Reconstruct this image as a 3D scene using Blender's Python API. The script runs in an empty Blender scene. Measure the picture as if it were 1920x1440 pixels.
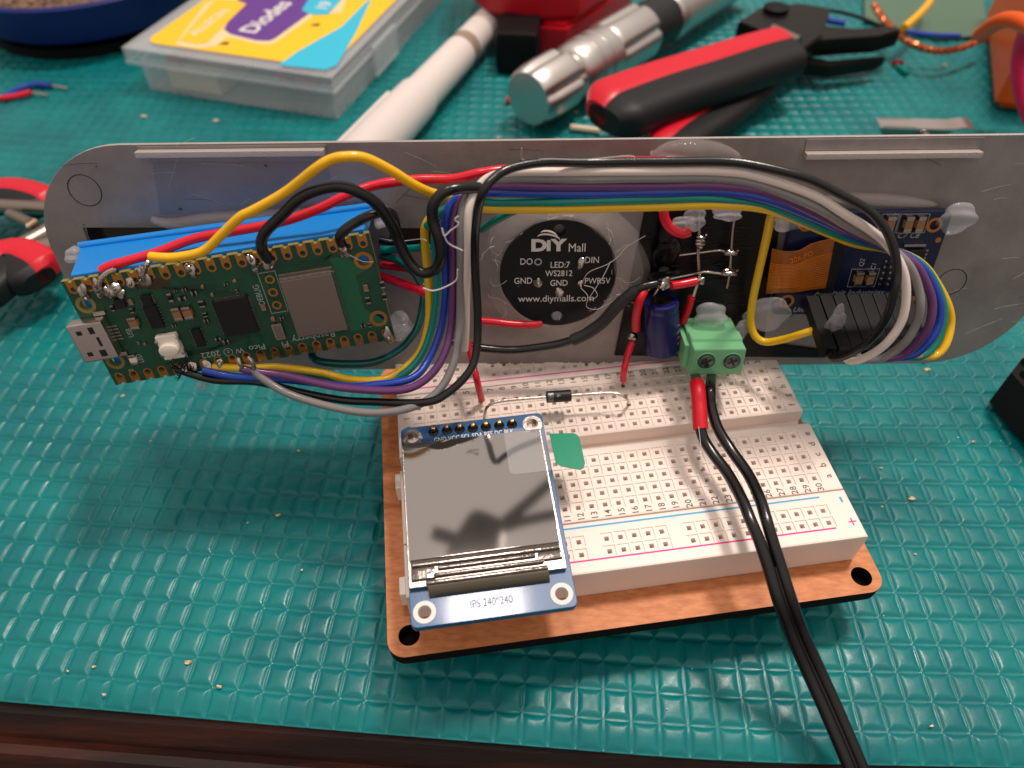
import bpy, bmesh, math, random
import numpy as np
from mathutils import Vector, Matrix

# ------------------------------------------------------------------ camera, light, exposure
C = bpy.data.collections.new("scene"); bpy.context.scene.collection.children.link(C)
SC = bpy.context.scene
S = 0.001                                   # the script counts in millimetres, the scene is in metres
UPZ = 139.0                                 # height of the lens above the mat, mm
FPX = 1367.9                                # focal length in pixels of the 1920 px wide photograph
RT = Vector((0.99993814, -0.00837561, -0.00731913)); DN = Vector((-0.01112297, -0.75295461, -0.65797845)); FW = Vector((0, 0.65801915, -0.75300119))
cd = bpy.data.cameras.new("camera"); cam = bpy.data.objects.new("camera", cd); C.objects.link(cam)
cd.sensor_width = 36; cd.lens = FPX*36/1920; cd.clip_start = 0.005; cd.clip_end = 30
cm = Matrix((RT, -DN, -FW)).transposed().to_4x4(); cm.translation = Vector((0, 0, UPZ*S)); cam.matrix_world = cm
cd.dof.use_dof = True; cd.dof.focus_distance = 0.136; cd.dof.aperture_fstop = 16
SC.camera = cam
SC.view_settings.view_transform = 'Standard'; SC.view_settings.look = 'None'; SC.view_settings.exposure = 0.0; SC.view_settings.gamma = 1.0
SC.cycles.use_denoising = True
SC.cycles.max_bounces = 8; SC.cycles.transparent_max_bounces = 12; SC.cycles.caustics_refractive = False
W = bpy.data.worlds.new("World"); SC.world = W; W.use_nodes = True
WBG = W.node_tree.nodes['Background']; WBG.inputs[1].default_value = 0.90
_n = W.node_tree; _tc = _n.nodes.new('ShaderNodeTexCoord'); _sp = _n.nodes.new('ShaderNodeSeparateXYZ'); _r = _n.nodes.new('ShaderNodeValToRGB')   # walls darker, ceiling brighter
_n.links.new(_tc.outputs['Generated'], _sp.inputs[0]); _n.links.new(_sp.outputs[2], _r.inputs[0]); _n.links.new(_r.outputs[0], WBG.inputs[0])
_r.color_ramp.elements[0].position = 0.05; _r.color_ramp.elements[0].color = (.30, .25, .225, 1); _r.color_ramp.elements[1].position = .75; _r.color_ramp.elements[1].color = (.86, .77, .70, 1)
def area(name, loc, target, size, power, col):
    l = bpy.data.lights.new(name, 'AREA'); l.shape = 'DISK'; l.size = size; l.energy = power; l.color = col
    o = bpy.data.objects.new(name, l); C.objects.link(o); o.location = loc
    o.rotation_euler = (Vector(target)-Vector(loc)).to_track_quat('-Z', 'Y').to_euler(); return o
area("ceiling_lamp_key", (0.27, 0.38, 1.00), (0, 0.1, 0), 0.15, 7.6, (1.0, 0.87, 0.78))
area("ceiling_lamp_side", (-0.045, 0.325, 1.10), (0, 0.1, 0), 0.13, 2.8, (1.0, 0.86, 0.78))

# ------------------------------------------------------------------ pixel -> point helpers (mm, lens at the origin)
D0 = Vector((9.6, 113.3, -94.9)); PU = Vector((0, .24, .9708)); PN = Vector((0, -.9708, .24)).normalized(); PX = Vector((1, 0, 0))
def ray(px, py): return RT*((px-960)/FPX)+DN*((py-720)/FPX)+FW
def hit(px, py, o, n):
    d = ray(px, py); return d*(o.dot(n)/d.dot(n))
def pp(px, py, w): return hit(px, py, D0+PN*w, PN)            # point w mm in front of the metal plate
def gp(px, py, z): return hit(px, py, Vector((0, 0, z)), Vector((0, 0, 1)))
def frame(o, x, y):
    x = x.normalized(); z = x.cross(y).normalized(); y = z.cross(x)
    m = Matrix((x, y, z)).transposed().to_4x4(); m.translation = o; return m
def loc2(F, px, py, h=0.0):
    n = F.to_3x3() @ Vector((0, 0, 1)); p = hit(px, py, F.translation+n*h, n); q = F.inverted() @ p; return q.x, q.y
PLATE = frame(D0, PX, PU)                                       # u, v, w of the metal plate
th = math.radians(7.41)
BB = Matrix.Translation((57.33, 77.35, -116.55)) @ Matrix.Rotation(-(-th), 4, 'Z')   # hole a30, breadboard top
BLK = pp(217, 722, 21); 
PICO = frame(BLK, pp(741, 636, 15)-BLK, PU); PSC = (pp(741, 636, 15)-BLK).length/51.0
PICO = PICO @ Matrix.Scale(PSC, 4)
DISP = frame(Vector((-16.4, 46.9, -112.3)), Vector((.992, .124, .01)), Vector((-.125, .989, .085)))
I4 = Matrix.Identity(4)

# ------------------------------------------------------------------ materials
def lin(c): 
    return tuple(((v/255)/12.92 if v/255 <= .04045 else ((v/255+.055)/1.055)**2.4) for v in c)+(1,)
MC = {}
def mat(name, col, rough=.5, metal=0, spec=.5, bump=0, bscale=1, col2=None, cscale=1, cstretch=(1,1,1), trans=0, coat=0, sss=0, emit=None, alpha=1, ior=1.45, rvar=0, detail=4, cramp=(.35,.65)):
    if name in MC: return MC[name]
    m = bpy.data.materials.new(name); m.use_nodes = True; nt = m.node_tree; p = nt.nodes['Principled BSDF']
    p.inputs['Base Color'].default_value = lin(col); p.inputs['Roughness'].default_value = rough; p.inputs['Metallic'].default_value = metal
    p.inputs['Specular IOR Level'].default_value = spec; p.inputs['IOR'].default_value = ior
    p.inputs['Transmission Weight'].default_value = trans; p.inputs['Coat Weight'].default_value = coat; p.inputs['Coat Roughness'].default_value = .08
    p.inputs['Alpha'].default_value = alpha
    if sss: p.inputs['Subsurface Weight'].default_value = sss; p.inputs['Subsurface Radius'].default_value = (.003, .002, .0015); p.inputs['Subsurface Scale'].default_value = .6
    tc = nt.nodes.new('ShaderNodeTexCoord')
    def noise(sc, stretch=(1,1,1), det=detail):
        mp = nt.nodes.new('ShaderNodeMapping'); mp.inputs['Scale'].default_value = stretch
        nt.links.new(tc.outputs['Object'], mp.inputs['Vector'])
        n = nt.nodes.new('ShaderNodeTexNoise'); n.inputs['Scale'].default_value = sc*1000; n.inputs['Detail'].default_value = det; n.inputs['Roughness'].default_value = .6
        nt.links.new(mp.outputs[0], n.inputs['Vector']); return n
    if col2:
        n = noise(cscale, cstretch); r = nt.nodes.new('ShaderNodeValToRGB'); r.color_ramp.elements[0].position = cramp[0]; r.color_ramp.elements[1].position = cramp[1]
        r.color_ramp.elements[0].color = lin(col); r.color_ramp.elements[1].color = lin(col2)
        nt.links.new(n.outputs[0], r.inputs[0]); nt.links.new(r.outputs[0], p.inputs['Base Color'])
    if rvar:
        n = noise(bscale*.2 if bscale else .5); mr = nt.nodes.new('ShaderNodeMapRange'); mr.inputs[1].default_value = .3; mr.inputs[2].default_value = .7
        mr.inputs[3].default_value = max(0.02, rough-rvar); mr.inputs[4].default_value = rough+rvar
        nt.links.new(n.outputs[0], mr.inputs[0]); nt.links.new(mr.outputs[0], p.inputs['Roughness'])
    if bump:
        n = noise(bscale, cstretch if col2 else (1,1,1)); b = nt.nodes.new('ShaderNodeBump'); b.inputs['Strength'].default_value = 1; b.inputs['Distance'].default_value = bump*S
        nt.links.new(n.outputs[0], b.inputs['Height']); nt.links.new(b.outputs[0], p.inputs['Normal'])
    if emit: p.inputs['Emission Color'].default_value = lin(col); p.inputs['Emission Strength'].default_value = emit
    MC[name] = m; return m
M = lambda n: MC[n]
mat('mat_teal', (0,102,106), .40, spec=.42, bump=.035, bscale=.9, col2=(4,120,120), cscale=.06, rvar=.14)
mat('foam_black', (14,14,14), .9)
mat('desk_wood', (30,11,7), .38, bump=.12, bscale=.12, col2=(78,32,15), cscale=.035, cstretch=(.5,4,4), cramp=(.45,.75))
mat('plywood', (174,102,58), .5, bump=.09, bscale=.8, col2=(212,138,88), cscale=.6, cstretch=(.5,1.6,1), cramp=(.3,.7), spec=.4, detail=6)
mat('charred', (15,11,9), .85, spec=.2, bump=.1, bscale=1)
mat('abs_white', (238,222,212), .38, sss=.12, spec=.45, bump=.015, bscale=1.5)
mat('hole_shade', (34,28,22), .5)  # shade deep in the breadboard holes, put into their floor colour
mat('ink_grey', (112,98,88), .7)
mat('ink_blue', (70,165,215), .6); mat('ink_pink', (228,50,150), .6)
mat('steel_paint', (156,148,146), .42, metal=.45, spec=.5, bump=.035, bscale=3.0, col2=(134,126,124), cscale=.11, rvar=.14, detail=7, cramp=(.3,.72))
mat('bare_steel', (196,187,183), .5, metal=.7, bump=.12, bscale=2.5)
mat('pcb_green', (6,78,52), .3, spec=.5, coat=.35, bump=.012, bscale=1.2, col2=(4,62,42), cscale=.25)
mat('pcb_lite', (14,98,64), .3, coat=.35); mat('pcb_edge', (128,118,60), .6)
mat('trace_green', (3,58,42), .3, coat=.3)
mat('pcb_blue', (18,82,132), .28, spec=.5, coat=.4, bump=.012, bscale=1.5)
mat('pcb_navy', (9,24,58), .3, coat=.15, bump=.012, bscale=1.5); mat('trace_navy', (16,34,70), .35)
mat('pcb_black', (9,9,10), .38, spec=.4, bump=.01, bscale=2)
mat('silk', (222,218,214), .6); mat('silk_dim', (165,168,165), .6)
mat('gold', (205,142,72), .3, metal=1); mat('tin', (184,172,164), .24, metal=1, bump=.05, bscale=1.8)
mat('solder', (178,168,160), .16, metal=1, bump=.09, bscale=.9)
mat('shield_can', (158,145,138), .38, metal=1, bump=.02, bscale=3, cstretch=(1,4,1))
mat('usb_steel', (215,205,200), .26, metal=1, bump=.015, bscale=2)
mat('chip_black', (20,20,21), .45, bump=.015, bscale=4); mat('ceramic_tan', (150,108,70), .4); mat('resistor_black', (14,14,14), .3)
mat('button_white', (238,226,212), .4, sss=.2)
mat('blue_tray', (24,132,214), .3, spec=.5, sss=.1, bump=.03, bscale=.25)
mat('glue', (204,203,210), .16, alpha=.34, sss=.0, spec=.7, bump=.12, bscale=.35)
mat('glue_clear', (226,214,210), .1, alpha=.16, spec=1.0, bump=.3, bscale=.3)
mat('tape_black', (10,10,11), .32, spec=.35, bump=.12, bscale=.35)
mat('screen_glass', (174,168,165), .05, metal=.95, spec=.6)
mat('screen_fold', (110,104,100), .12, metal=.9, bump=.05, bscale=.6)
mat('film_clear', (235,235,240), .08, alpha=.10, spec=.6)
mat('tab_green', (0,150,112), .28, trans=.25, sss=0, ior=1.3)
mat('kapton', (152,84,14), .28, coat=.4, col2=(120,70,14), cscale=.3); mat('copper_line', (222,122,30), .3, metal=.3, coat=.4)
mat('cap_blue', (18,20,82), .26, spec=.5); mat('rubber_black', (8,8,8), .5, spec=.25)
mat('term_green', (112,176,130), .36, spec=.5, sss=.15, bump=.02, bscale=.8); mat('term_shade', (40,95,60), .5)
mat('screw_steel', (105,112,110), .3, metal=1, bump=.08, bscale=2)
for n, c in dict(black=(16,16,17), white=(222,208,200), grey=(128,124,124), purple=(98,52,104), blue=(24,62,160), teal=(0,128,116), yellow=(224,178,22), amber=(240,182,18), red=(212,14,44), greendark=(4,78,74)).items():
    mat('pvc_'+n, c, .2, spec=.6, bump=.012, bscale=.8, sss=.08 if n not in ('black',) else 0)
mat('shrink_black', (30,30,31), .5, bump=.04, bscale=1); mat('shrink_red', (200,10,34), .42, bump=.03, bscale=.8)
mat('dark_slot', (30,27,26), .5); mat('backing_dark', (60,54,50), .15, metal=.6)
mat('lamp_black', (14,14,15), .5)
mat('bowl_blue', (22,34,110), .42, spec=.5); mat('sand', (150,118,98), .9, bump=1.5, bscale=.35, col2=(60,42,32), cscale=.4)
mat('kit_clear', (225,228,232), .25, alpha=.30, spec=.7); mat('kit_yellow', (250,196,12), .35); mat('kit_purple', (96,44,140), .35); mat('kit_cyan', (44,186,216), .35); mat('kit_cream', (236,214,190), .6); mat('kit_line', (232,210,160), .4)
mat('pen_white', (214,205,200), .38, sss=.1); mat('pen_grey', (150,128,116), .4)
mat('case_red', (178,4,26), .38, spec=.5); mat('alu', (205,200,196), .36, metal=1); mat('alu_knurl', (190,182,176), .35, metal=1, bump=.3, bscale=.8)
mat('grip_black', (24,23,24), .5, spec=.35, bump=.05, bscale=.8); mat('grip_red', (205,10,38), .36, spec=.5); mat('tool_steel', (150,138,128), .26, metal=1); mat('tool_dark', (40,36,34), .35, metal=.8)
mat('orange_plastic', (232,88,8), .4); mat('magenta_plastic', (225,16,84), .4); mat('copper', (190,110,72), .35, metal=.9); mat('felt_black', (14,13,13), .95, bump=.5, bscale=1.2)
mat('felt_pink', (120,90,90), .9, bump=.5, bscale=1.2); mat('card_green', (84,112,92), .6)
mat('crumb', (222,186,148), .6); mat('hair', (200,196,196), .25)

# ------------------------------------------------------------------ mesh gathering
class G:
    def __init__(s): s.v = []; s.f = []; s.m = []
    def add(s, vs, fs, F=I4, mi=0):
        o = len(s.v); s.v += [F @ Vector(v) for v in vs]; s.f += [[i+o for i in f] for f in fs]
        s.m += (mi if isinstance(mi, list) else [mi]*len(fs)); return s
    def bm(s, b, F=I4, mi=0):
        b.verts.ensure_lookup_table(); b.verts.index_update()
        s.add([v.co.copy() for v in b.verts], [[v.index for v in f.verts] for f in b.faces], F, mi); b.free(); return s
    def box(s, x0, x1, y0, y1, z0, z1, F=I4, bev=0, mi=0):
        b = bmesh.new(); bmesh.ops.create_cube(b, size=1)
        for v in b.verts: v.co = Vector(((x0+x1)/2+v.co.x*(x1-x0), (y0+y1)/2+v.co.y*(y1-y0), (z0+z1)/2+v.co.z*(z1-z0)))
        if bev: bmesh.ops.bevel(b, geom=b.edges[:], offset=bev, segments=2, affect='EDGES', profile=.6)
        return s.bm(b, F, mi)
    def hexa(s, bot, top, bev=0, mi=0):                      # eight corner solid, two rings of four
        b = bmesh.new(); vs = [b.verts.new(p) for p in list(bot)+list(top)]
        for f in ((3,2,1,0),(4,5,6,7),(0,1,5,4),(1,2,6,5),(2,3,7,6),(3,0,4,7)): b.faces.new([vs[i] for i in f])
        bmesh.ops.recalc_face_normals(b, faces=b.faces[:])
        if bev: bmesh.ops.bevel(b, geom=b.edges[:], offset=bev, segments=3, affect='EDGES', profile=.6)
        return s.bm(b, I4, mi)
    def lathe(s, prof, F=I4, n=32, mi=0, lobes=None):        # prof = [(r, z)...]
        vs = []; fs = []
        for r, z in prof:
            for k in range(n):
                a = 2*math.pi*k/n; rr = r*(lobes(a, z) if lobes else 1); vs.append((rr*math.cos(a), rr*math.sin(a), z))
        for i in range(len(prof)-1):
            for k in range(n): fs.append([i*n+k, i*n+(k+1) % n, (i+1)*n+(k+1) % n, (i+1)*n+k])
        fs.append(list(range(n))[::-1]); fs.append([(len(prof)-1)*n+k for k in range(n)])
        return s.add(vs, fs, F, mi)
    def tube(s, pts, r, n=12, sub=6, mi=0, smooth=True, kink=0):
        P = catmull(pts, sub) if smooth else [Vector(p) for p in pts]
        if kink:
            ph = [(len(pts)*1.7+k*2.1) % 6.28 for k in range(3)]; L = 0.0; Q = [P[0]]
            for a_, b_ in zip(P, P[1:]):
                L += (b_-a_).length; Q.append(b_+Vector([kink*(.7*math.sin(L/5.3+ph[k])+.4*math.sin(L/2.3+2*ph[k])) for k in range(3)]))
            P = Q
        rs = r if callable(r) else (lambda t: r)
        T = [(P[min(i+1, len(P)-1)]-P[max(i-1, 0)]).normalized() for i in range(len(P))]
        a = T[0].orthogonal().normalized(); vs = []; fs = []
        for i, p in enumerate(P):
            if i:
                ax = T[i-1].cross(T[i])
                if ax.length > 1e-9: a = Matrix.Rotation(T[i-1].angle(T[i]), 3, ax) @ a
            a = (a-T[i]*a.dot(T[i])).normalized(); b = T[i].cross(a); rr = rs(i/(len(P)-1))
            for k in range(n):
                t = 2*math.pi*k/n; vs.append(p+(a*math.cos(t)+b*math.sin(t))*rr)
        for i in range(len(P)-1):
            for k in range(n): fs.append([i*n+k, i*n+(k+1) % n, (i+1)*n+(k+1) % n, (i+1)*n+k])
        fs.append(list(range(n))[::-1]); fs.append([(len(P)-1)*n+k for k in range(n)])
        return s.add(vs, fs, I4, mi)
    def blob(s, c, r, F=I4, seed=0, amp=.15, mi=0, sub=3, flat=None):
        b = bmesh.new(); bmesh.ops.create_icosphere(b, subdivisions=sub, radius=1); rd = random.Random(seed); ph = [rd.uniform(0, 6.3) for _ in range(6)]
        rr = r if isinstance(r, (tuple, list)) else (r, r, r)
        for v in b.verts:
            k = 1+amp*(math.sin(3*v.co.x+ph[0])*math.cos(2.6*v.co.y+ph[1])+.6*math.sin(5*v.co.z+4*v.co.y+ph[2]))
            q = v.co*k
            if flat is not None: q.z = max(q.z, flat)
            v.co = Vector((c[0]+q.x*rr[0], c[1]+q.y*rr[1], c[2]+q.z*rr[2]))
        return s.bm(b, F, mi)
    def prism(s, poly, z0, z1, F=I4, mi=0, bev=0):
        b = bmesh.new(); lo = [b.verts.new((x, y, z0)) for x, y in poly]; hi = [b.verts.new((x, y, z1)) for x, y in poly]; n = len(poly)
        b.faces.new(lo[::-1]); b.faces.new(hi)
        for i in range(n): b.faces.new([lo[i], lo[(i+1) % n], hi[(i+1) % n], hi[i]])
        bmesh.ops.recalc_face_normals(b, faces=b.faces[:])
        if bev: bmesh.ops.bevel(b, geom=[e for e in b.edges if abs((e.verts[0].co-e.verts[1].co).z) < 1e-6], offset=bev, segments=2, affect='EDGES')
        return s.bm(b, F, mi)
    def plate(s, outer, holes, z0, z1, F=I4, mi=0, side=0, bev=0):
        cu = bpy.data.curves.new("t", 'CURVE'); cu.dimensions = '2D'; cu.fill_mode = 'BOTH'; cu.extrude = (z1-z0)/2-bev; cu.bevel_depth = bev; cu.bevel_resolution = 1; cu.offset = -bev
        for poly in [outer]+holes:
            sp = cu.splines.new('POLY'); sp.points.add(len(poly)-1); sp.use_cyclic_u = True
            for i, (x, y) in enumerate(poly): sp.points[i].co = (x, y, 0, 1)
        ob = bpy.data.objects.new("t", cu); me = bpy.data.meshes.new_from_object(ob)
        vs = [v.co+Vector((0, 0, (z0+z1)/2)) for v in me.vertices]; fs = [list(p.vertices) for p in me.polygons]
        ms = [mi if abs(p.normal.z) > .5 else side for p in me.polygons]
        bpy.data.objects.remove(ob); bpy.data.curves.remove(cu); bpy.data.meshes.remove(me)
        return s.add(vs, fs, F, ms)
    def text(s, t, size, x, y, F=I4, rot=0, h=.03, thick=.02, mi=0, bold=0, shear=0, sx=1.0, align='CENTER'):
        key = (t, bold, shear, align)
        if key not in TX:
            cu = bpy.data.curves.new("t", 'FONT'); cu.body = t; cu.size = 1; cu.extrude = .01; cu.resolution_u = 3; cu.offset = bold; cu.shear = shear; cu.align_x = align; cu.align_y = 'CENTER'
            ob = bpy.data.objects.new("t", cu); me = bpy.data.meshes.new_from_object(ob)
            TX[key] = ([v.co.copy() for v in me.vertices], [list(p.vertices) for p in me.polygons])
            bpy.data.objects.remove(ob); bpy.data.curves.remove(cu); bpy.data.meshes.remove(me)
        vs, fs = TX[key]
        R = Matrix.Translation((x, y, h+thick/2)) @ Matrix.Rotation(math.radians(rot), 4, 'Z')
        return s.add([(v.x*size*sx, v.y*size, v.z/.01*thick/2) for v in vs], fs, F @ R, mi)
TX = {}
def catmull(pts, sub=6):
    P = [Vector(p) for p in pts]
    if len(P) < 3: return [P[0].lerp(P[-1], i/sub) for i in range(sub+1)]
    Q = [P[0]*2-P[1]]+P+[P[-1]*2-P[-2]]; out = []
    for i in range(1, len(Q)-2):
        a, b, c, d = Q[i-1:i+3]
        for k in range(sub):
            t = k/sub; out.append(.5*((2*b)+(c-a)*t+(2*a-5*b+4*c-d)*t*t+(3*b-a-3*c+d)*t**3))
    return out+[P[-1]]
def circ(x, y, r, n=32, ry=None): return [(x+r*math.cos(2*math.pi*k/n), y+(ry or r)*math.sin(2*math.pi*k/n)) for k in range(n)]
def rrect(x0, x1, y0, y1, r, n=8):
    out = []
    for cx, cy, a0 in ((x1-r, y1-r, 0), (x0+r, y1-r, 90), (x0+r, y0+r, 180), (x1-r, y0+r, 270)):
        for k in range(n+1):
            a = math.radians(a0+90*k/n); out.append((cx+r*math.cos(a), cy+r*math.sin(a)))
    return out
SHIFT = Vector((0, 0, UPZ)); FRONT = Vector((0, 0, UPZ)); BACK = Vector((0, 0, 132.0))   # background lowered, its positions scaled about the camera; numbers keep mat top at -132
def thing(name, label, cat, at, group=None):                 # Empty at the thing's base
    o = bpy.data.objects.new(name, None); o.empty_display_size = .005; C.objects.link(o)
    o.location = (Vector(at)+SHIFT)*S; o['label'] = label; o['category'] = cat
    if group: o['group'] = group
    return o
def obj(name, g, mats, parent=None, label=None, cat=None, group=None, sharp=32, kind=None):
    me = bpy.data.meshes.new(name); mats = mats if isinstance(mats, (list, tuple)) else [mats]
    A = np.array([tuple(v) for v in g.v])*S+np.array(tuple(SHIFT*S))
    def wl(o): return np.array(tuple(o.location))+(wl(o.parent) if o.parent else 0)
    if parent is None:
        org = np.array([(A[:, 0].min()+A[:, 0].max())/2, (A[:, 1].min()+A[:, 1].max())/2, A[:, 2].min()]); loc = org
    else:
        org = A.mean(axis=0); loc = org-wl(parent)
    me.from_pydata([tuple(v) for v in (A-org)], [], g.f)
    for m in mats: me.materials.append(M(m))
    me.polygons.foreach_set('material_index', g.m); me.polygons.foreach_set('use_smooth', [True]*len(g.f)); me.update()
    me.set_sharp_from_angle(angle=math.radians(sharp))
    o = bpy.data.objects.new(name, me); C.objects.link(o); o.location = loc
    if len(g.f) < 30000: wn = o.modifiers.new('wn', 'WEIGHTED_NORMAL'); wn.keep_sharp = True; wn.weight = 80
    if parent is not None: o.parent = parent
    if label: o['label'] = label
    if cat: o['category'] = cat
    if group: o['group'] = group
    if kind: o['kind'] = kind
    return o
def wire(name, label, pts, r, m, group=None, cat='wire', zmin=None, n=12, parent=None):
    P = []
    for q in pts:
        if isinstance(q, Vector): P.append(q); continue
        p = pp(*q)
        if zmin is not None and p.z < zmin: p = gp(q[0], q[1], zmin)
        P.append(p)
    return obj(name, G().tube(P, r, n, kink=.08), m, parent, label, cat, group)

# ------------------------------------------------------------------ desk and mat
SHIFT = BACK
g = G()
prof = [(400, -136), (38.5, -136), (33.2, -137), (31, -139.5), (30, -141), (28.6, -140.2), (27, -140.6), (25, -143), (23.2, -146), (22, -146.4), (20, -146.2), (17, -148), (12, -150), (4, -152), (-30, -153.5), (-120, -154)]
xs = [-320, -120, -60, 0, 40, 100, 320]
def gline(x): return 0.0
def gbend(x):                                               # the mat's rows bend a little, like a sheet that will not lie flat
    a, b, c, d = -.058, .032, 40.0, 17.0
    return a*(x-30.5)+b*d*(math.log(math.cosh((x-c)/d))-math.log(math.cosh((30.5-c)/d)))
for x in xs:
    for y, z in prof: g.v.append(Vector((x, y+1.5+(gbend(x)*.9 if y < 60 else 0), z)))
n = len(prof)
for i in range(len(xs)-1):
    for j in range(n-1): g.f.append([i*n+j, (i+1)*n+j, (i+1)*n+j+1, i*n+j+1]); g.m.append(0)
obj('desk', g, 'desk_wood', kind='structure')

CW, CH = 4.81, 5.28  # mat cell size enlarged about the camera when the mat was lowered
def mat_mesh():
    S1 = np.array([0, .03, .065, .11, .17, .26, .5, .74, .83, .89, .935, .97])
    nu, nv = 104, 66; u0 = -250.0
    us = (np.arange(nu)[:, None]+S1[None, :]).ravel(); vs = (np.arange(nv)[:, None]+S1[None, :]).ravel()
    us = np.append(us, nu); vs = np.append(vs, nv)
    U, V = np.meshgrid(us, vs, indexing='ij'); s = U-np.floor(U); t = V-np.floor(V)
    ds = np.minimum(s, 1-s)*CW; dt = np.minimum(t, 1-t)*CH
    sm = lambda x: (lambda q: q*q*(3-2*q))(np.clip(x, 0, 1))
    ws = .42+.80*(4*t*(1-t)); wt = .42+.95*(4*s*(1-s))
    h = np.minimum(sm(ds/ws), sm(dt/wt))*.62
    h = h+.22*np.exp(-(ds/.16)**2)*(1-np.exp(-(dt/.5)**2)*.2)+.10*np.exp(-(dt/.14)**2)
    rng = np.random.RandomState(3); cell = rng.rand(nu+1, nv+1)
    h = h+.05*cell[np.minimum(U.astype(int), nu), np.minimum(V.astype(int), nv)]*np.minimum(sm(ds/.8), sm(dt/.8))
    h = h - .03*np.exp(-((s-.5)**2+(t-.5)**2)/.03)
    x = u0+U*CW; y = V*CH
    a, b, c, d = -.058, .032, 40.0, 17.0
    gg = a*(x-30.5)+b*d*(np.log(np.cosh((x-c)/d))-np.log(np.cosh((30.5-c)/d))); gd = a+b*np.tanh((x-c)/d)
    Y = 34.75+y+gg; X = x-gd*(y-47)*np.exp(-np.maximum(y-60, 0)/260)
    wav = .35*np.sin(X*.045+1)*np.sin(Y*.05)+.25*np.sin(X*.09+Y*.03)
    Z = -132.3+h*.8+wav*.6
    front = np.exp(-(y/2.2)**2); Z = Z-.9*front*(y < 3)
    P = np.stack([X, Y, Z], -1)
    n0, n1 = U.shape; idx = np.arange(n0*n1).reshape(n0, n1)
    q = np.stack([idx[:-1, :-1], idx[1:, :-1], idx[1:, 1:], idx[:-1, 1:]], -1).reshape(-1, 4)
    co = (P.reshape(-1, 3)+np.array(tuple(SHIFT)))*S
    # front skirt
    fr = idx[:, 0]; sk = co[fr].copy(); sk[:, 2] -= 1.0*S; sk[:, 1] += .25*S; base = len(co); co = np.vstack([co, sk])
    k = np.arange(n0-1); q2 = np.stack([fr[:-1], base+k, base+k+1, fr[1:]], -1); q = np.vstack([q, q2])
    loc = np.array([0, .2, (SHIFT.z-136)*S]); me = bpy.data.meshes.new('surface_sheet')
    me.vertices.add(len(co)); me.vertices.foreach_set('co', (co-loc).astype(np.float32).ravel())
    me.loops.add(len(q)*4); me.loops.foreach_set('vertex_index', q.astype(np.int32).ravel())
    me.polygons.add(len(q)); me.polygons.foreach_set('loop_start', (np.arange(len(q))*4).astype(np.int32)); me.polygons.foreach_set('use_smooth', np.ones(len(q), bool))
    me.update(calc_edges=True); me.materials.append(M('mat_teal'))
    root = thing('bench_mat', 'teal embossed rubber work mat under everything on the desk', 'mat', (0, 200, -136))
    o = bpy.data.objects.new('surface_sheet', me); C.objects.link(o); o.parent = root
    b = G(); xs = list(range(-230, 231, 10))
    for x in xs:
        yy = 35.7+gbend(x)
        for yv, zv in ((yy, -135.9), (yy, -133.5), (355, -133.5), (355, -135.9)): b.v.append(Vector((x, yv, zv)))
    for i in range(len(xs)-1):
        for j in range(4): b.f.append([i*4+j, (i+1)*4+j, (i+1)*4+(j+1) % 4, i*4+(j+1) % 4]); b.m.append(0)
    obj('foam_backing', b, 'foam_black', root)
mat_mesh()

SHIFT = FRONT
# ------------------------------------------------------------------ wooden coaster and breadboard
g = G(); WT = -8.6
hol = [circ(-78.6, -16.2, 1.9, 24), circ(4.6, -16.8, 1.9, 24), circ(-78.6, 44.2, 1.9, 24), circ(4.6, 44.2, 1.9, 24)]
g.plate(rrect(-82.4, 8.2, -20, 48.4, 3.2), hol, WT-3.0, WT, BB, 0, 1)
root = thing('wooden_base', 'reddish brown plywood plate with charred edges and corner holes under the white breadboard', 'wooden board', BB @ Vector((-37, 14, WT-4)))
obj('board', g, ['plywood', 'charred'], root)
obj('shade_block', G().plate(rrect(-81.2, 7.1, -18.8, 47, 3), [], -14.8, WT-3.05, BB, 0, 0), 'charred', root)  # black block added to stand for the shade under the board
for x, y in ((-66, -4), (-8, -4), (-66, 34), (-8, 34)):
    obj('foot', G().lathe([(3.4, -22.3), (3.6, -21.8), (3.6, -14.85)], BB @ Matrix.Translation((x, y, 0)), 24), 'rubber_black', root)

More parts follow.
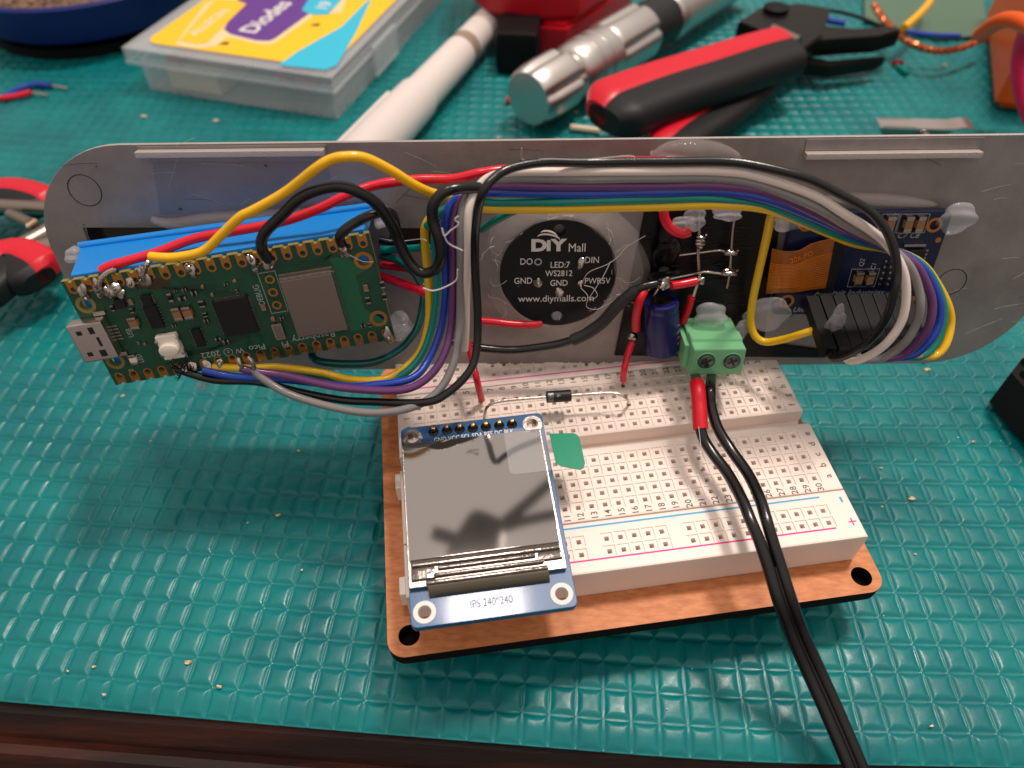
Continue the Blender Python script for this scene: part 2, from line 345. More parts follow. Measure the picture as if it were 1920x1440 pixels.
def block(g, x0, x1, y0, y1, hx, hy, z0=-8.5, ch=.35, mask=None):
    P = 2.54; xl = []; 
    X = sorted(set([round(x0+ch, 4), round(x1-ch, 4)]+[round(h-P/2, 4) for h in hx]+[round(h+P/2, 4) for h in hx]))
    Y = sorted(set([round(y0+ch, 4), round(y1-ch, 4)]+[round(h-P/2, 4) for h in hy]+[round(h+P/2, 4) for h in hy]))
    def hole(a, b, c, d):
        mx, my = (a+b)/2, (c+d)/2
        return b-a < P+.01 and d-c < P+.01 and any(abs(mx-h) < .05 for h in hx) and any(abs(my-h) < .05 for h in hy)
    for i in range(len(X)-1):
        for j in range(len(Y)-1):
            a, b, c, d = X[i], X[i+1], Y[j], Y[j+1]
            if hole(a, b, c, d):
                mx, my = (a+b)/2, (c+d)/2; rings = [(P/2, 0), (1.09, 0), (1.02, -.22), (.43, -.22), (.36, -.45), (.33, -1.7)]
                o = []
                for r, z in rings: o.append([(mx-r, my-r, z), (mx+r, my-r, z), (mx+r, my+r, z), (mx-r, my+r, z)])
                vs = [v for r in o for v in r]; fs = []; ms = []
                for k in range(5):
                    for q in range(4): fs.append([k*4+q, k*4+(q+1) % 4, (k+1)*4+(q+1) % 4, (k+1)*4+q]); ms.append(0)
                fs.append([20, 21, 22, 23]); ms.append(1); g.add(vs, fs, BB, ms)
            else: g.add([(a, c, 0), (b, c, 0), (b, d, 0), (a, d, 0)], [[0, 1, 2, 3]], BB)
    r = [[(x0+ch, y0+ch, 0), (x1-ch, y0+ch, 0), (x1-ch, y1-ch, 0), (x0+ch, y1-ch, 0)], [(x0+.1, y0+.1, -.12), (x1-.1, y0+.1, -.12), (x1-.1, y1-.1, -.12), (x0+.1, y1-.1, -.12)], [(x0, y0, -.4), (x1, y0, -.4), (x1, y1, -.4), (x0, y1, -.4)], [(x0, y0, z0), (x1, y0, z0), (x1, y1, z0), (x0, y1, z0)]]
    vs = [v for q in r for v in q]; fs = [[k*4+q, k*4+(q+1) % 4, (k+1)*4+(q+1) % 4, (k+1)*4+q] for k in range(3) for q in range(4)]+[[15, 14, 13, 12]]
    g.add(vs, fs, BB)
cols = [(c-30)*2.54 for c in range(1, 31)]; rail = [-1.3-15.24*k-2.54*i for k in range(5) for i in range(5)]
bread = thing('breadboard', 'white solderless breadboard with grids of square holes and printed numbers', 'breadboard', BB @ Vector((-37, 14, -8.5)))
L, R_ = -78.1, 4.45
def lettering(fn, ms, name='lettering', parent=None): g = G(); fn(g); obj(name, g, ms, parent or bread)
for y0, y1, hy, hx in ((-13.3, -3.2, (-9.53, -6.99), rail), (31.9, 41.6, (35.2, 37.74), rail)):
    g = G(); block(g, L, R_, y0, y1, hx, hy)
    if y0 < 0:
        g.box(-13.6, -8.4, y0-.02, y0+.4, -8.3, -5.6, BB, 0)
        for tx in (12.6-.3,): pass
    st = obj('power_rail', g, ['abs_white', 'hole_shade'], bread, sharp=20)
    yb, yp = (-4.25, -10.85) if y0 < 0 else (39.9, 33.3)
    obj('blue_stripe', G().box(-75, -.9, yb-.17, yb+.17, .004, .03, BB), 'ink_blue', st)
    obj('pink_stripe', G().box(-75, -.6, yp-.15, yp+.15, .004, .03, BB), 'ink_pink', st)
    g = G(); yy = -10 if y0 < 0 else 34
    g.box(2.1, 3.6, yy-.12, yy+.12, .004, .03, BB); g.box(2.73, 2.97, yy-.75, yy-.13, .004, .03, BB); g.box(2.73, 2.97, yy+.13, yy+.75, .004, .03, BB)
    obj('plus_sign', g, 'ink_pink', st)
    obj('minus_sign', G().box(2.65, 3.1, yy+4.1, yy+5.3, .004, .03, BB), 'ink_blue', st)
for y0, y1, rows, nm in ((-3.05, 12.9, 'abcde', -1.5), (16.0, 31.75, 'fghij', 30.75)):
    g = G(); base = 0 if y0 < 0 else 17.78
    block(g, L, R_, y0, y1, cols, [base+2.54*k for k in range(5)])
    st = obj('terminal_strip', g, ['abs_white', 'hole_shade'], bread, sharp=20)
    g = G()
    for c in range(1, 31): g.text(str(c), 1.75, (c-30)*2.54+(.15 if y0 < 0 else 0), nm+(-.6 if y0 < 0 else 0), BB, 90, .004, .02, bold=.01)
    for k, ch in enumerate(rows):
        for x in (2.75, -76.2): g.text(ch, 1.9, x, base+2.54*k, BB, 90, .004, .02, bold=.01)
    obj('lettering', g, 'ink_grey', st)
g = G(); g.box(L+.4, R_-.4, 12.8, 16.1, -8.4, -3.4, BB); obj('centre_channel', g, 'abs_white', bread)
for y in (12.6, -9.4):
    obj('dovetail_tab', G().box(L-1.25, L+.1, y-2.0, y+1.4, -6.9, -2.6, BB, .15), 'abs_white', bread)

# ------------------------------------------------------------------ display module
W_, H_ = 26.9, 38.0
disp = thing('display_module', 'blue display board with grey square screen plugged into the breadboard', 'display', DISP @ Vector((13, 33, -4)))
hs = [(2.3, 2.4), (W_-2.3, 2.4), (2.1, H_-2.4), (W_-2.1, H_-2.4)]
g = G(); g.plate(rrect(0, W_, 0, H_, 1.0), [circ(x, y, 1.15, 24) for x, y in hs], -1.6, 0, DISP, 0, 0, .12)
pcb = obj('circuit_board', g, 'pcb_blue', disp)
for i, (x, y) in enumerate(hs):
    g = G(); r0, r1 = 1.1, 1.85
    vs = []; fs = []
    for r, z in ((r1, -.01), (r1, .05), (r0, .06), (r0-.02, -1.62)):
        for k in range(32): a = 2*math.pi*k/32; vs.append((x+r*math.cos(a), y+r*math.sin(a), z))
    for j in range(3):
        for k in range(32): fs.append([j*32+k, j*32+(k+1) % 32, (j+1)*32+(k+1) % 32, (j+1)*32+k])
    g.add(vs, fs, DISP); obj('mounting_ring', g, 'silk' if i < 2 else 'tin', disp)
px7 = [813, 838, 862, 886.5, 911, 936, 960]; yp = [810, 807, 805, 803, 800.5, 798, 795.5]
gp_ = G(); gs = G()
for a, b in zip(px7, yp):
    x, y = loc2(DISP, a, b)
    p = G(); p.box(x-.32, x+.32, y-.32, y+.32, -7.5, 1.5, DISP, .08); obj('header_pin', p, 'gold', disp)
    gs.lathe([(1.0, .0), (.95, .12), (.6, .35), (.42, .8)], DISP @ Matrix.Translation((x, y, 0)), 20)
obj('pin_solder', gs, 'resistor_black', disp)
x0, y0 = loc2(DISP, 813, 810); x1, _ = loc2(DISP, 960, 795.5)
obj('header_strip', G().box(x0-1.27, x1+1.27, y0-1.27, y0+1.27, -4.1, -1.62, DISP, .1), 'rubber_black', disp)
g = G(); g.text("GND VCC SCL SDA RES DC BLK", 1.6, (x0+x1)/2, y0-1.95, DISP, 0, .0, .03, sx=.66, bold=.01); obj("pin_lettering", g, "silk", pcb); g = G(); g.text("IPS 240*240", 1.9, 13.1, 2.6, DISP, 0, 0, .03, sx=.75)
obj('lettering', g, mat('silk_grey', (92,104,128), .7, spec=.2) and 'silk_grey', pcb)
# glass, metal tray and folded foil, corners taken in the board's own plane
gx0, gy1 = loc2(DISP, 762, 838, 1.5); gx1, gy0 = loc2(DISP, 1058, 1066, 1.5)
scr = obj('metal_tray', G().box(.15, W_-.9, 6.2, H_-4.6, .02, 1.15, DISP, .12), 'tin', disp)
obj('screen', G().box(.45, W_-1.25, 10.6, H_-4.8, 1.16, 1.9, DISP, .08), 'screen_glass', disp)
g = G()
g.box(.6, W_-1.3, 9.5, 10.3, 1.16, 1.7, DISP, .2); g.box(.6, 4.6, 7.2, 9.3, 1.16, 1.62, DISP, .25); g.box(W_-5.3, W_-1.2, 7.8, 9.3, 1.16, 1.62, DISP, .25)
g.box(5.0, W_-5.6, 8.6, 9.2, 1.16, 1.7, DISP, .2); g.box(4.2, W_-4.4, 7.4, 8.1, 1.16, 1.75, DISP, .25); g.box(2.9, W_-3.8, 6.2, 7.0, 1.16, 1.7, DISP, .25)
obj('folded_foil', g, 'screen_fold', disp)
g = G(); vs = []; fs = []
for i in range(9):
    a = i/8*math.pi*.5
    for x in (3.2, W_-3.9): vs.append((x, 6.1-1.45*math.sin(a), 1.5-1.45*(1-math.cos(a))))
for i in range(8): fs.append([2*i, 2*i+1, 2*i+3, 2*i+2])
g.add(vs, fs, DISP); g.add([(v[0], v[1]-.12, v[2]-.1) for v in vs], [f[::-1] for f in fs], DISP); obj('flex_ribbon', g, mat('flex_olive', (84,78,66), .25, metal=.4, bump=.05, bscale=.5) and 'flex_olive', disp)
fx0, fy1 = loc2(DISP, 945, 815, 2.1); fx1, fy0 = loc2(DISP, 1042, 880, 2.1)
obj('film_sticker', G().prism(rrect(fx0, fx1+.6, fy0, H_-4.3, 1.0), 2.02, 2.08, DISP), 'film_clear', disp)
poly = [loc2(DISP, a, b, 2.4) for a, b in ((1030, 813), (1076, 812), (1083, 816), (1087, 822), (1097, 868), (1095, 877), (1088, 881), (1052, 874), (1042, 868))]
obj('pull_tab', G().prism(poly[::-1], 2.3, 2.42, DISP), 'tab_green', disp)

# ------------------------------------------------------------------ metal plate
v0, v1 = -23.6, 25.6
out = []
def arc(cx, cy, rx, ry, a0, a1, n=14): return [(cx+rx*math.cos(math.radians(a0+(a1-a0)*k/n)), cy+ry*math.sin(math.radians(a0+(a1-a0)*k/n))) for k in range(n+1)]
out = arc(85, 8, 15.5, v1-8, 90, 0)[::-1]+arc(-80, 6, 19.5, v1-6, 90, 180)+arc(-80, -6, 19, -v0-6, 180, 270)+arc(80, -6, 19, -v0-6, 270, 360)
holeL = [loc2(PLATE, *q) for q in ((155, 427), (420, 427), (420, 520), (205, 560))]
holeR = [loc2(PLATE, *q) for q in ((742, 428), (812, 428), (812, 472), (744, 472))]
plate = thing('metal_plate', 'long grey sheet metal front plate with rounded ends standing behind the breadboard', 'metal plate', PLATE @ Vector((0, v0, 0)))
pl = obj('plate', G().plate(out, [holeL, holeR], -1.0, 0, PLATE, 0, 1, .08), ['steel_paint', 'bare_steel'], plate)
for (a, b, y, s) in ((262, 612, 290, 5), (1505, 1830, 293, 5)):
    xa, ya = loc2(PLATE, a, y); xb, yb_ = loc2(PLATE, b, y)
    g = G(); g.box(xa, xb, ya-.1, ya+1.0, .01, 1.9, PLATE, .18, 1); g.box(xa, xb+.3, ya+1.05, v1-.3, .01, .25, PLATE, .08, 0)
    obj('folded_tab', g, ['steel_paint', 'bare_steel'], plate)
g = G()
for cx, cy, r in ((159, 357, 3.0), (1784, 529, 2.9)):
    x, y = loc2(PLATE, cx, cy); c = circ(x, y, r, 40)
    g.tube([PLATE @ Vector((a, b, .02)) for a, b in c+[c[0]]], .09, 6, 1, smooth=False)
rd = random.Random(5)
obj('scribed_circle', g, 'dark_slot', plate)
g = G()
for k in range(26):
    x = rd.uniform(-92, 92); y = rd.uniform(-18, 24)
    if abs(x) < 35 and y < 20: continue
    g.blob((x, y, .02), (rd.uniform(.12, .5), rd.uniform(.08, .25), .05), PLATE, k, .3, sub=1)
obj('paint_chips', g, 'dark_slot', plate)
for nm, mt, cnt, rr in (('scratches', 'bare_steel', 26, .035), ('dark_scratches', 'dark_slot', 14, .03)):
    g = G()
    for k in range(cnt):
        x = rd.choice([rd.uniform(-94, -60), rd.uniform(-45, 10), rd.uniform(35, 98), rd.uniform(76, 98)]); y = rd.uniform(-17, 22) if abs(x) > 76 else rd.uniform(14, 24); a = rd.gauss(.1, .5); L_ = rd.uniform(1.5, 9)
        g.tube([PLATE @ Vector((x, y, .01)), PLATE @ Vector((x+L_*.5*math.cos(a), y+L_*.5*math.sin(a)+.15, .02)), PLATE @ Vector((x+L_*math.cos(a)*.9, y+L_*math.sin(a)*.9, .0))], rr, 5, 3)
    obj(nm, g, mt, plate)
# clear adhesive tape on the plate, its blue tint paints a reflection
tx = [loc2(PLATE, *q, .1) for q in ((285, 303), (612, 303), (640, 402), (300, 402))]
obj('clear_tape', G().prism(tx[::-1], .03, .12, PLATE, 0, 0), mat('tape_reflection', (150,160,190), .1, spec=.8, trans=.85, ior=1.4), None, 'clear tape with a painted blue reflection stuck on the upper left of the grey plate', 'tape') if 0 else None
gg = G(); gg.prism(tx[::-1], .03, .12, PLATE); mat('tape_reflection', (95,110,140), .14, alpha=.10, spec=1.0)
obj('clear_tape', gg, 'tape_reflection', None, 'clear tape with a painted blue reflection stuck below the left folded tab of the grey plate', 'tape')
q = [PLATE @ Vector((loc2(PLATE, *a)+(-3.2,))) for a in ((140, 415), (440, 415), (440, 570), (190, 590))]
q2 = [p-PN*1.5 for p in q]; obj('slot_backing', G().hexa(q2, q), 'backing_dark', None, 'added dark backing for the dark inside of the slot at the left end of the grey plate', 'panel')  # added sheet, stands for the dark inside of the left slot
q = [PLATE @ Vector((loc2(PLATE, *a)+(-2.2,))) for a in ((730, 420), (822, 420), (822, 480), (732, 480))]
q2 = [p-PN*1.5 for p in q]; obj('slot_backing', G().hexa(q2, q), 'dark_slot', None, 'small added dark backing for the dark inside of the slot right of the blue tray', 'panel')  # second added sheet, keeps the smaller slot dark

# ------------------------------------------------------------------ blue tray that carries the microcontroller board
fl = [PICO @ Vector(c) for c in ((1.0, .4, -1.3), (50.6, .4, -1.3), (50.2, 20.4, -1.3), (1.2, 20.4, -1.3))]
bkL, bkR = pp(150, 463, 4.5), pp(700, 388, 1.5)
bl = [bkL-PU*21, bkR-PU*21, bkR, bkL]
g = G()
def lip(p, q, w, t): pass
tr = thing('blue_tray', 'bright blue plastic tray glued to the plate carrying the green circuit board', 'tray', bl[0])
up = (fl[3]-fl[0]).normalized()
obj('tray_top', G().hexa([fl[3]-up*1.0, fl[2]-up*1.0, bl[2]-PU*1.0, bl[3]-PU*1.0], [fl[3]+up*1.1, fl[2]+up*1.1, bl[2], bl[3]], .45), 'blue_tray', tr)
obj('tray_base', G().hexa([fl[0]-up*1.0, fl[1]-up*1.0, bl[1]+PU*1.0, bl[0]+PU*1.0], [fl[0]+up*.8, fl[1]+up*.8, bl[1]+PU*2.4, bl[0]+PU*2.4], .4), 'blue_tray', tr)
bk = (fl[0]-fl[3]).cross(fl[2]-fl[3]).normalized(); bk = bk if bk.dot(PN) < 0 else -bk
obj('tray_face', G().hexa([p+bk*1.6 for p in fl], fl, .3), 'blue_tray', tr)
g = G(); rim = (bl[3]-fl[3]).normalized()
a, b_ = bl[3]+PU*.2, bl[2]+PU*.2; g.tube([a, a.lerp(b_, .5), b_], .75, 12, 6); obj('rolled_edge', g, 'blue_tray', tr)
for c, r, sd in ((pp(140, 478, 6), (1.5, 1.9, 1.6), 1), (pp(716, 405, 3), (1.7, 2.6, 1.8), 2), (pp(748, 612, 3), (2.6, 3.2, 2.4), 3), (pp(378, 722, 12), (1.6, .9, 1.2), 4)):
    obj('glue_blob', G().blob(c, r, seed=sd, amp=.16, sub=4), 'glue', None, ['', 'milky hot glue drop at the left top corner of the blue tray', 'milky hot glue drop at the right top corner of the blue tray', 'round milky hot glue drop beside the lower right corner of the green circuit board', 'small flat glue drop under the lower edge of the green circuit board'][sd], 'glue drop', 'hot glue drops')
g = G(); pts = [pp(x, y, 1) for x, y in ((285, 412), (330, 420), (400, 412), (480, 408), (560, 402), (640, 404))]
obj('glue_bead', g.tube(pts, lambda t: 1.5*math.sin(math.pi*min(1, max(.05, t)))**.4, 14), 'glue_clear', None, 'long clear glue bead along the back of the blue tray', 'glue drop', 'clear glue beads')
g = G(); pts = [pp(x, y, 1) for x, y in ((1540, 372), (1600, 372), (1680, 376), (1760, 384))]
obj('glue_bead', g.tube(pts, lambda t: 1.2*math.sin(math.pi*min(1, max(.06, t)))**.4, 14), 'glue_clear', None, 'clear glue bead above the upper edge of the dark blue board', 'glue drop', 'clear glue beads')

g = G(); pts = [pp(x, y, 1) for x, y in ((1222, 292), (1255, 284), (1300, 283), (1345, 286), (1395, 298))]
obj('glue_bead', g.tube(pts, lambda t: 2.0*math.sin(math.pi*min(1, max(.06, t)))**.5, 14, kink=.4), 'glue_clear', None, 'shiny clear glue smear above the middle of the wire arch', 'glue drop', 'clear glue beads')

# ------------------------------------------------------------------ microcontroller board
pico = thing('microcontroller_board', 'green microcontroller board with silver shield can and gold edge pads', 'circuit board', PICO @ Vector((25, 0, -1)))
XM = 51.0
yl = lambda a, b, h=0: loc2(PICO, a, b, h)
hol = [circ(2.0, 16.3, 1.0, 20), circ(2.0, 4.8, 1.0, 20), circ(49.0, 16.3, 1.0, 20), circ(49.0, 4.8, 1.0, 20)]
top_x = [1.37+2.54*i for i in range(20)]
edge = [(0, 0)]
for x in top_x: edge += [(x+.45*math.cos(math.radians(a)), .42*math.sin(math.radians(a))) for a in (180, 135, 90, 45, 0)]
edge += [(XM, 0), (XM, 21)]
for x in top_x[::-1]: edge += [(x+.45*math.cos(math.radians(a)), 21-.42*math.sin(math.radians(a))) for a in (0, 45, 90, 135, 180)]
edge += [(0, 21)]
pin = [circ(x, y, .5, 12) for x in top_x for y in (1.7, 19.3)]
pb = obj('circuit_board', G().plate(edge, hol+pin, -1.0, 0, PICO, 0, 1), ['pcb_green', 'pcb_edge'], pico)
soldered_top = {0, 1, 2, 3, 4, 7, 11, 12, 17}; soldered_bot = {4, 5, 6, 7, 8, 9, 19}
def ringpad(g, x, y, r0, r1, h=.05, n=24):
    vs = []; fs = []
    for r, z in ((r1, .002), (r1, h), (r0, h), (r0, -1.0)):
        for k in range(n): a = 2*math.pi*k/n; vs.append((x+r*math.cos(a), y+r*math.sin(a), z))
    for j in range(3):
        for k in range(n): fs.append([j*n+k, j*n+(k+1) % n, (j+1)*n+(k+1) % n, (j+1)*n+k])
    g.add(vs, fs, PICO)
for i, x in enumerate(top_x):
    for top in (0, 1):
        s = 1 if top else -1; y = 19.3 if top else 1.7; e = 21 if top else 0
        g = G()
        o = [(x-.78, e-s*.02), (x-.45, e-s*.02)]+[(x+.45*math.cos(math.radians(a)), e-s*.44*math.sin(math.radians(a))) for a in (135, 90, 45)]+[(x+.45, e-s*.02), (x+.78, e-s*.02), (x+.78, y)]+[(x+.78*math.cos(math.radians(a)), y-s*.78*math.sin(math.radians(a))) for a in (30, 60, 90, 120, 150)]+[(x-.78, y)]
        g.plate(o, [circ(x, y, .5, 12)], .003, .05, PICO)
        obj('edge_pad', g, 'gold', pico)
for i, (x, y) in enumerate(((2.0, 16.3), (2.0, 4.8), (49.0, 16.3), (49.0, 4.8))):
    g = G(); ringpad(g, x, y, 1.0, 1.6); obj('mounting_ring', g, 'gold' if x > 5 else 'pcb_edge', pico)
# traces
g = G(); rd = random.Random(11)
def trace(p, w=.13):
    for a, b in zip(p, p[1:]):
        d = Vector((b[0]-a[0], b[1]-a[1])); L = d.length
        if L < 1e-4: continue
        n_ = Vector((-d.y, d.x))/L*w/2
        g.add([(a[0]-n_.x, a[1]-n_.y, .006), (b[0]-n_.x, b[1]-n_.y, .006), (b[0]+n_.x, b[1]+n_.y, .006), (a[0]+n_.x, a[1]+n_.y, .006)], [[0, 1, 2, 3]], PICO)
for k in range(16): o = k*.33; trace([(10+k*.9, 18.0-o*.3), (14+k*.8, 17.3-o*.4), (20+o, 15.8-o*.2), (22+o, 14)])
for k in range(12): o = k*.3; trace([(24+o, 9), (24+o, 6.5-o*.3), (20-o, 4.5-o*.3), (12, 4.5-o*.3)])
for k in range(12): o = k*.3; trace([(29.4, 12-o), (31, 12.4-o), (32.4, 13.6-o), (32.4, 16.8-o*.2)])
for k in range(9): o = k*.3; trace([(30, 18.2-o), (33, 17.8-o), (42, 17.9-o*.5), (44, 18.2)])
for k in range(8): o = k*.3; trace([(12, 9.2-o), (17, 9.2-o), (19, 11-o), (21, 11-o)])
obj('copper_traces', g, 'trace_green', pb)
g = G(); g.prism([(43.6, 3.2), (50.2, 3.2), (50.2, 4.0), (47.0, 7.2), (47.0, 13.8), (49.6, 14.6), (49.0, 14.8), (46, 17.6), (43.6, 17.6)], .004, .02, PICO); obj('antenna_area', g, 'pcb_lite', pb)
def bx(g, a, b, h, F=PICO, bev=.08, z0=.02, mi=0, grow=0, hh=0):
    x0, y1 = loc2(F, *a, hh); x1, y0 = loc2(F, *b, hh)
    g.box(min(x0, x1)-grow, max(x0, x1)+grow, min(y0, y1)-grow, max(y0, y1)+grow, z0, h, F, bev, mi); return (min(x0, x1), max(x0, x1), min(y0, y1), max(y0, y1))
# shield can
x0, y1 = yl(522, 520, 1); x1, y0 = yl(653, 616, 1)
g = G(); g.box(x0, x1, y0, y1, .02, 1.5, PICO, .22); g.box(x0-.12, x1+.12, y0-.12, y1+.12, .02, .3, PICO, .05)
sh = obj('shield_can', g, 'shield_can', pico)
g = G()
for k in range(7): g.box(x0+.8+k*1.3, x0+1.6+k*1.3, y1-.35, y1-.1, 1.5, 1.54, PICO)
g.box(x0+.1, x1-.1, y1-.75, y1-.62, 1.5, 1.53, PICO); obj('shield_slots', g, 'tin', sh)
# micro usb socket
x0, y1 = yl(146, 611, 2.4); x1, y0 = yl(232, 667, 2.4); x0 = -1.6; 
g = G(); g.box(x0, x0+5.9, y0-.2, y1+.2, .05, 2.55, PICO, .35); 
usb = obj('usb_socket', g, 'usb_steel', pico)
g = G(); yc = (y0+y1)/2
for (a, b, c, d) in ((1.2, 2.1, 1.7, 2.5), (3.3, 4.2, 1.6, 2.9), (1.2, 2.1, -2.5, -1.7), (3.3, 4.4, -2.9, -1.6), (3.9, 4.4, -.9, .9)): g.box(x0+a, x0+b, yc+c, yc+d, 2.52, 2.565, PICO)
obj('latch_opening', g, 'dark_slot', usb)
g = G()
for k in range(5): g.box(x0+5.9, x0+6.9, yc-1.3+k*.65-.13, yc-1.3+k*.65+.13, .02, .25, PICO, .03)
g.box(x0+4.2, x0+6.2, y1+.3, y1+1.1, .02, .5, PICO, .1); g.box(x0+4.6, x0+6.4, y0-1.1, y0-.3, .02, .5, PICO, .1); obj('socket_leg', g, 'tin', usb)
# main chip with lead rows
g = G(); r = bx(g, (396, 567), (486, 622), .95, hh=.8)
chip = obj('main_chip', g, 'chip_black', pico); g = G()
for k in range(16):
    t = r[0]+.5+(r[1]-r[0]-1)*k/15; g.box(t-.11, t+.11, r[3]-.02, r[3]+.3, .02, .22, PICO); g.box(t-.11, t+.11, r[2]-.3, r[2]+.02, .02, .22, PICO)
    t = r[2]+.5+(r[3]-r[2]-1)*k/15; g.box(r[1]-.02, r[1]+.3, t-.11, t+.11, .02, .22, PICO); g.box(r[0]-.3, r[0]+.02, t-.11, t+.11, .02, .22, PICO)
obj('chip_leads', g, 'tin', chip)
for a, b in (((267, 577), (309, 613)), ((261, 556), (289, 573)), ((357, 620), (386, 648)), ((212, 563), (238, 576))):
    g = G(); r = bx(g, a, b, .8, hh=.6); c = obj('small_chip', g, 'chip_black', pico); g = G(); nn = 7 if (r[3]-r[2]) > 2 else 3
    for k in range(nn):
        t = r[2]+.3+(r[3]-r[2]-.6)*k/(nn-1); g.box(r[0]-.3, r[0]-.02, t-.12, t+.12, .02, .2, PICO); g.box(r[1]+.02, r[1]+.3, t-.12, t+.12, .02, .2, PICO)
    obj('chip_leads', g, 'tin', c)
def smd(a, b, body, h, F=PICO, parent=pico, name='chip_capacitor', vert=True):
    mx, my = (a[0]+b[0])/2, (a[1]+b[1])/2; x0 = loc2(F, a[0], my, .3)[0]; x1 = loc2(F, b[0], my, .3)[0]; y1 = loc2(F, mx, a[1], .3)[1]; y0 = loc2(F, mx, b[1], .3)[1]; x0, x1 = min(x0, x1), max(x0, x1); y0, y1 = min(y0, y1), max(y0, y1)
    g = G()
    if vert: e = (y1-y0)*.27; g.box(x0, x1, y0+e, y1-e, .03, h-.03, F, .03, 1); g.box(x0, x1, y1-e, y1, .03, h, F, .08, 0); g.box(x0, x1, y0, y0+e, .03, h, F, .08, 0)
    else: e = (x1-x0)*.27; g.box(x0+e, x1-e, y0, y1, .03, h-.03, F, .03, 1); g.box(x0, x0+e, y0, y1, .03, h, F, .08, 0); g.box(x1-e, x1, y0, y1, .03, h, F, .08, 0)
    obj(name, g, ['tin', body], parent)
for a, b in (((325, 574), (341, 600)), ((344, 572), (361, 597)), ((243, 592), (260, 616))): smd(a, b, 'ceramic_tan', 1.0)
for cx, cy, w, h, v in ((319, 558, 9, 18, 1), (342, 560, 16, 8, 0), (364, 550, 12, 10, 0), (378, 570, 11, 14, 1), (384, 590, 9, 9, 1), (387, 602, 9, 9, 0), (424, 533, 8, 5, 0), (440, 527, 8, 5, 0), (444, 545, 6, 6, 1), (398, 553, 6, 6, 0), (380, 538, 6, 6, 0), (346, 544, 8, 8, 0), (330, 546, 6, 6, 0), (494, 577, 9, 11, 1), (512, 598, 8, 8, 0), (529, 597, 8, 8, 0), (409, 636, 12, 7, 0), (424, 641, 12, 8, 0), (260, 643, 5, 6, 0), (272, 645, 5, 6, 0), (327, 611, 8, 6, 0), (245, 566, 8, 12, 1), (686, 540, 9, 14, 1), (690, 563, 9, 14, 1), (717, 534, 8, 14, 1), (721, 556, 8, 14, 1), (681, 611, 9, 6, 0), (693, 609, 6, 8, 1), (247, 582, 8, 10, 1), (211, 578, 6, 12, 1), (354, 584, 5, 22, 1)):
    smd((cx-w/2, cy-h/2), (cx+w/2, cy+h/2), 'resistor_black' if (cx*7) % 3 < 2 else 'ceramic_tan', .5, name='chip_resistor', vert=bool(v))
smd((243, 664), (257, 684), 'button_white', .6, name='status_light')
g = G(); r = bx(g, (508, 608), (537, 634), .9, hh=.6); cr = obj('crystal', g, 'tin', pico); obj('crystal_lid', G().box(r[0]+.25, r[1]-.25, r[2]+.25, r[3]-.25, .9, .96, PICO, .03), 'shield_can', cr)
# boot button
g = G(); r = bx(g, (290, 632), (348, 668), 1.3, hh=1, bev=.15); bb_ = obj('push_button', g, 'button_white', pico)
cxb, cyb = (r[0]+r[1])/2, (r[2]+r[3])/2
obj('button_cap', G().lathe([(1.0, 1.3), (1.0, 2.1), (.92, 2.32), (.7, 2.42), (.05, 2.45)], PICO @ Matrix.Translation((cxb, cyb-.1, 0)) @ Matrix.Diagonal((1.75, 1.2, 1, 1)), 36), 'button_white', bb_)
g = G()
for a in (r[0], r[1]): g.box(a-.3, a+.3, cyb+1.0, cyb+1.7, .03, 1.36, PICO, .08); g.box(a-.3, a+.3, cyb-1.7, cyb-1.0, .03, 1.36, PICO, .08)
obj('button_frame', g, 'usb_steel', bb_)
# debug header outline and pads
for a, b in ((506, 524), (512, 548), (519, 572)):
    x, y = yl(a, b); g = G(); ringpad(g, x, y, .5, .82); obj('debug_pad', g, 'gold', pico)
    obj('pad_well', G().lathe([(.49, -.9), (.49, -.12)], PICO @ Matrix.Translation((x, y, 0)), 16), 'dark_slot', pico)
x, y = yl(512, 548); g = G()
for a in ((x-1.5, x-1.4, y-3.9, y+3.8), (x+1.4, x+1.5, y-3.9, y+3.8), (x-1.5, x+1.5, y-4.0, y-3.9), (x-1.5, x+1.5, y+3.8, y+3.9)): g.box(*a, .004, .025, PICO)
def PT(t, px_, py_, size, rot, **k): xx, yy = yl(px_, py_); g.text(t, size, xx, yy, PICO, rot, .004, .02, **k)
PT("DEBUG", 486, 553, 1.45, 90, sx=.85); PT("USB", 244, 624, 1.3, 90, sx=.8); PT("LED", 263, 672, 1.3, 90, sx=.8); PT("1", 220, 700, 1.2, 90); PT("2", 246, 694, 1.2, 90); PT("BOOTSEL", 331, 668, 1.3, 180, sx=.7)
PT("Raspberry", 588, 631, 1.8, 180, sx=1.05); PT("Pi", 535, 645, 1.8, 180); PT("Pico", 482, 651, 1.6, 180, sx=1.1); PT("W", 449, 657, 1.5, 180); PT("2022", 395, 664, 1.6, 180, sx=1.1)
PT("c", 428, 660, 1.2, 180); xx, yy = yl(428, 660); c = circ(xx, yy, .8, 24); g.plate(c, [circ(xx, yy, .7, 24)], .004, .024, PICO)
obj('lettering', g, 'silk_dim', pb)
